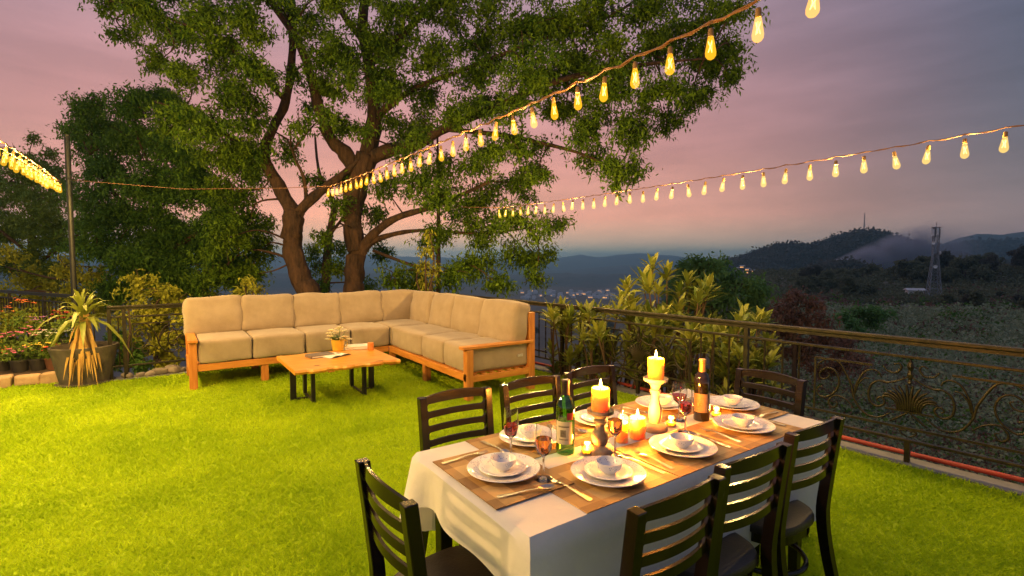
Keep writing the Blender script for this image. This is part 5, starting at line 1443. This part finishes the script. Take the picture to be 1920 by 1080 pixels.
def house_at(name, col, r, w, d, h, label, grp, lit=False, z=None, m=None):
    az = HEAD - math.atan((col - 960) / F_PX); x, y = r * math.cos(az), r * math.sin(az); gz = (terrain_at(x, y) if z is None else z) - .4
    r_ = empty(name, (x, y, gz), az + rg.uniform(-.5, .5))
    MB().box((0, 0, h / 2), (d, w, h)).build('wall', m or WHITEP, r_)
    b_ = MB(); e = .5
    b_.add([(-d / 2 - e, -w / 2 - e, h), (d / 2 + e, -w / 2 - e, h), (d / 2 + e, w / 2 + e, h), (-d / 2 - e, w / 2 + e, h), (0, -w / 2 - e, h + w * .16), (0, w / 2 + e, h + w * .16)], [(0, 1, 4), (1, 2, 5, 4), (2, 3, 5), (3, 0, 4, 5), (3, 2, 1, 0)])
    b_.build('roof', ROOFM, r_)
    if lit:
        for yy in (-w * .28, w * .05, w * .3): MB().box((-d / 2 - .06, yy, h * .55), (.1, w * .16, h * .34)).build('window', LITW, r_)
    return tag(r_, label, 'house', grp)
ROOFM = mat('pale_roof', (.45, .43, .42), (.55, .52, .50), scale=.5, rough=.7)
LITW = glow_mat('lit_window', (1, .46, .14), 1.6, 0.0)
hut = house_at('hut', 1716, 218, 4.4, 3.0, 3.4, 'small white equipment hut left of the lattice tower', None)
MB().box((-1.53, .6, 1.0), (.06, .8, 1.7)).build('door', GALV, hut)
for k in range(70):
    house_at('town_house', rg.uniform(975, 1160), rg.uniform(1250, 1650), rg.uniform(7, 15), rg.uniform(7, 10), rg.uniform(4, 9), 'small pale house in the valley town', 'houses of the valley town', lit=(k % 3 == 0))
DULLW = mat('dull_wall', (.28, .24, .22), (.36, .30, .26), scale=1, rough=.8)
hillobj = bpy.data.objects['antenna_hill']
for k, (col, py, lit) in enumerate([(1382, 507, True), (1392, 503, True), (1402, 508, True), (1412, 511, True), (1422, 514, True), (1398, 513, True)]):
    r = 640 + 12 * k; house_at('hill_house', col, r, 5, 4.5, 3.2, ['leftmost', 'second from left', 'third from left', 'fourth from left', 'rightmost', 'lowest'][k] + ' lit house in the glowing cluster on the far hillside', 'lit hillside houses', lit=True, z=CAM_H - (py - HORIZON) / F_PX * r * math.cos(math.atan((col - 960) / F_PX)), m=DULLW)

# ------------------------------------------------------------------ planter, flower pots and stones at left
POTC = mat('stoneware_pot', (.055, .045, .032), (.12, .10, .075), scale=7, rough=.85, bump=.5, bscale=40)
DRY = mat('dry_leaf', (.34, .19, .035), (.58, .38, .08), scale=14, rough=.7, transl=.3, stretch=(1, 1, .3))
STRAP = mat('strap_leaf', (.12, .17, .02), (.30, .32, .04), scale=5, rough=.45, transl=.3, island=.5)
pot = empty('potted_palm', (-.86, 8.22, 0))
MB().lathe([(.27, 0), (.29, .0), (.30, .015), (.27, .02), (.26, .022), (.255, .03), (.30, .26), (.325, .40), (.34, .44), (.345, .47), (.325, .475), (.31, .45), (.30, .40), (0, .40)], 36).build('planter', POTC, pot, smooth=True, auto=40)
MB().lathe([(0, .402), (.15, .415), (.298, .402)], 20).build('soil', SOIL, pot, smooth=True)
MB().tube([(0, 0, .38), (.02, 0, .62), (.01, .02, .86)], [.085, .07, .05], 12).build('stem', DRY, pot, smooth=True)
for k in range(34):
    a = k * 2.4; el = R(20 + 62 * (k / 34)); L_ = random.uniform(.48, .72)
    o = ribbons(np.array([[.0, 0, .74 + .14 * k / 34]]), np.array([[math.cos(a) * math.cos(el), math.sin(a) * math.cos(el), math.sin(el)]]), np.array([L_]), np.array([.062]), np.array([random.uniform(.55, 1.15) * (1.15 - k / 55)]), 'leaf', STRAP, pot)
for k in range(34):
    a = R(246 + 52 * random.random() ** .8); r0 = .14
    s = random.uniform(.05, .30)
    o = ribbons(np.array([[r0 * math.cos(a), r0 * math.sin(a), random.uniform(.58, .76)]]), np.array([[math.cos(a) * (.35 + s), math.sin(a) * (.35 + s), -.40]]), np.array([random.uniform(.20, .46)]), np.array([random.uniform(.018, .04)]), np.array([random.uniform(.5, .95)]), 'dry_leaf', DRY, pot)
tag(pot, 'big grey planter with a strappy palm and hanging dry leaves', 'potted plant')

# bed edged with stone blocks
b = MB(); b.add([(-3.6, 8.75, .10), (-1.02, 8.52, .10), (-.95, 9.9, .22), (-3.6, 10.6, .22)], [(0, 1, 2, 3)])
tag(b.build('flower_bed', SOIL), 'dark soil bed behind the stone edging', 'flower bed', kind='structure')
STONE = mat('rough_stone', (.30, .19, .10), (.46, .32, .19), scale=7, rough=.9, bump=1.0, bscale=18)
edge = empty('stone_edging', (-1.05, 8.44, 0))
x = 0.0
for k in range(9):
    L_ = random.uniform(.24, .36); d = (L_ - .015, .15 + random.uniform(-.02, .02), .13 + random.uniform(-.015, .015))
    me = cushion_mesh('stone', d, .02, (.004, .008, .006), n=5, wob=.012, seed=40 + k)
    o = place('stone', me, STONE, edge, smooth=False); o.location = (-x - L_ / 2, .045 * (x / .6), .065); o.rotation_euler = (R(random.uniform(-4, 4)), R(random.uniform(-3, 3)), R(-5 + random.uniform(-5, 5))); x += L_
tag(edge, 'row of rough tan stone blocks edging the flower bed', 'stone edging')
ROCK = mat('small_rock', (.16, .14, .11), (.28, .24, .19), scale=9, rough=.9, bump=.8)
for k in range(8):
    s = random.uniform(.05, .085); me = cushion_mesh('rock', (s * 2, s * 1.5, s * 1.1), s * .4, (.01, .01, .01), n=4, wob=.02, seed=70 + k)
    o = place('rock', me, ROCK, None, smooth=True); o.location = (-.42 + .115 * k + random.uniform(-.02, .02), 8.20 + random.uniform(-.03, .03), .012 + s * .5); o.rotation_euler = (0, 0, random.uniform(0, 6))
    tag(o, ORD[k] + ' small grey rock from the planter along the kerb under the left railing', 'rock', 'small rocks under the left railing')

POTB = mat('black_plastic_pot', (.02, .018, .016), (.04, .035, .03), scale=10, rough=.5)
POTR = mat('brown_plastic_pot', (.12, .05, .025), (.18, .08, .04), scale=10, rough=.6)
def petal(name, c): return mat(name, c, tuple(min(1, q * 1.3 + .02) for q in c), scale=30, rough=.6, transl=.3)
FCOL = {'red': petal('red_petal', (.55, .035, .02)), 'orange': petal('orange_petal', (.65, .16, .03)), 'yellow': petal('yellow_petal', (.75, .55, .05)), 'pink': petal('pink_petal', (.60, .14, .28)), 'white': petal('white_petal', (.72, .70, .62)), 'crimson': petal('crimson_petal', (.35, .015, .03)), 'lilac': petal('lilac_petal', (.42, .18, .40))}
def flower_pot(px, py, z, r, h, col, label, fh=.16, spread=.14, pm=POTB, nb=16):
    q = PZ(px, py, z); r_ = empty('flower_pot', (q[0], q[1], z))
    MB().lathe([(0, 0), (r * .72, 0), (r * .95, h * .86), (r * 1.04, h * .87), (r * 1.04, h), (r * .95, h), (r * .9, h * .85), (0, h * .84)], 20).build('pot', pm, r_, smooth=True, auto=40)
    V, Q = spray([(0, 0, h + fh * .45)], [spread], [230], (.055, .032), .08, 8, .8); tag(quads('foliage', V, Q, LEAF_L, r_), kind='stuff')
    for k in range(nb):
        a = k * 2.4; rr_ = spread * math.sqrt((k + .5) / nb); c = Vector((rr_ * math.cos(a), rr_ * math.sin(a), h + fh * (.75 + .35 * random.random()) - rr_ * .25)); fb = MB(); s = random.uniform(.022, .034)
        for p_ in range(6):
            t = p_ * 1.047 + k; u_ = Vector((math.cos(t), math.sin(t), .45)); v_ = Vector((-math.sin(t), math.cos(t), 0))
            fb.add([c, c + u_ * s * .6 + v_ * s * .38, c + u_ * s, c + u_ * s * .6 - v_ * s * .38], [(0, 1, 2, 3)])
        fb.build('blossom', FCOL[col], r_)
    return tag(r_, label, 'flower pot', 'potted flowers by the left railing')
flower_pot(3, 697, .115, .10, .15, 'orange', 'black pot of orange flowers at the left edge of the front row')
flower_pot(38, 697, .115, .10, .16, 'pink', 'black pot of pink flowers, second in the front row')
flower_pot(72, 694, .115, .10, .16, 'yellow', 'black pot of bright yellow flowers in the front row', fh=.20)
flower_pot(101, 692, .115, .095, .16, 'red', 'brown pot of red flowers in the front row beside the big planter', pm=POTR)
flower_pot(14, 676, .19, .11, .18, 'pink', 'pot of pale pink flowers in the second row at left', fh=.2)
flower_pot(52, 674, .19, .12, .18, 'pink', 'pot of deep pink flowers in the second row', fh=.26, spread=.17, nb=22)
flower_pot(84, 672, .19, .11, .18, 'white', 'pot of white flowers in the second row beside the planter', fh=.22)
flower_pot(118, 668, .20, .11, .2, 'white', 'pot of small white flowers half behind the planter', fh=.2)
flower_pot(40, 662, .25, .12, .2, 'orange', 'pot of orange flowers in the back row', fh=.55, spread=.2)
flower_pot(122, 660, .25, .12, .2, 'crimson', 'pot of dark crimson flowers in the back row', fh=.38)
flower_pot(75, 660, .25, .12, .2, 'lilac', 'pot of lilac flowers in the back row', fh=.30)
shrub('fern_bush', 'orange-lit leafy bush behind the flower pots', 60, B([(20, 615, 28), (60, 610, 30), (100, 605, 26), (75, 585, 24), (30, 585, 26), (120, 590, 20)], 9.6, .8), LEAF_Y, (.08, .04), 9.6)

# ------------------------------------------------------------------ smoke on the hillside
def smoke():
    m, n, l = new_mat('smoke')
    out = n.new('ShaderNodeOutputMaterial'); v = n.new('ShaderNodeVolumePrincipled'); v.inputs['Color'].default_value = (.66, .80, 1.0, 1); v.inputs['Anisotropy'].default_value = .6
    tc = n.new('ShaderNodeTexCoord'); sp = n.new('ShaderNodeSeparateXYZ'); l.new(tc.outputs['Object'], sp.inputs[0])
    def M2(op, a, c=None, clamp=False):
        q = n.new('ShaderNodeMath'); q.operation = op; q.use_clamp = clamp
        for i, s in enumerate((a, c)):
            if s is None: continue
            if isinstance(s, (int, float)): q.inputs[i].default_value = s
            else: l.new(s, q.inputs[i])
        return q.outputs[0]
    # local x 0..1 along the drift, widening
    w_ = M2('ADD', M2('MULTIPLY', sp.outputs[0], .21), .035)
    ry = M2('DIVIDE', sp.outputs[1], M2('MULTIPLY', w_, 1.2)); rz = M2('DIVIDE', sp.outputs[2], w_)
    rr_ = M2('SQRT', M2('ADD', M2('MULTIPLY', ry, ry), M2('MULTIPLY', rz, rz)))
    fall = M2('SUBTRACT', 1.0, rr_, True)
    ns = n.new('ShaderNodeTexNoise'); ns.inputs['Scale'].default_value = 9; ns.inputs['Detail'].default_value = 4; l.new(tc.outputs['Object'], ns.inputs[0])
    nz = M2('MULTIPLY', M2('SUBTRACT', ns.outputs[0], .33, True), 3.0)
    thin = M2('SUBTRACT', 1.12, sp.outputs[0], True)
    st = M2('MULTIPLY', sp.outputs[0], 14.0, True)
    d = M2('MULTIPLY', M2('MULTIPLY', M2('MULTIPLY', fall, nz), M2('MULTIPLY', thin, st)), .70)
    l.new(d, v.inputs['Density']); l.new(v.outputs[0], out.inputs['Volume'])
    return m
a0, a1 = PD(1485, 536, 520), PD(1745, 486, 560)
dv = Vector(a1 - a0); L_ = dv.length
b = MB(); rows = []
for t in np.linspace(0, 1.1, 12):
    w_ = (.035 + .21 * t) * 1.05
    rows.append([(t, w_ * 1.2 * math.cos(a), w_ * math.sin(a)) for a in np.linspace(0, 2 * math.pi, 17)])
b.grid(rows); b.f.append(tuple(range(16))[::-1]); b.f.append(tuple(11 * 17 + k for k in range(16)))
sm = b.build('smoke', smoke())
import bmesh
bm = bmesh.new(); bm.from_mesh(sm.data); bmesh.ops.remove_doubles(bm, verts=bm.verts, dist=1e-5); bmesh.ops.recalc_face_normals(bm, faces=bm.faces); bm.to_mesh(sm.data); bm.free()
sm.location = (0, 0, 0); sm.location = a0; sm.scale = (L_, L_, L_)
xa = dv.normalized(); za = (Vector((0, 0, 1)) - xa * xa.z).normalized(); ya = za.cross(xa)
sm.rotation_euler = Matrix((xa, ya, za)).transposed().to_euler()
tag(sm, 'blue smoke drifting across the far hillside', 'smoke', kind='stuff')

# ------------------------------------------------------------------ air
m, n, l = new_mat('haze_air')
out = n.new('ShaderNodeOutputMaterial'); v = n.new('ShaderNodeVolumePrincipled')
v.inputs['Color'].default_value = (.28, .70, 1.0, 1); v.inputs['Density'].default_value = .00028; v.inputs['Anisotropy'].default_value = .68
l.new(v.outputs[0], out.inputs['Volume'])
hz = MB().box((0, 0, 30), (17800, 17800, 320)).build('haze', m); tag(hz, 'thin blue evening haze in the air', 'haze', kind='stuff')
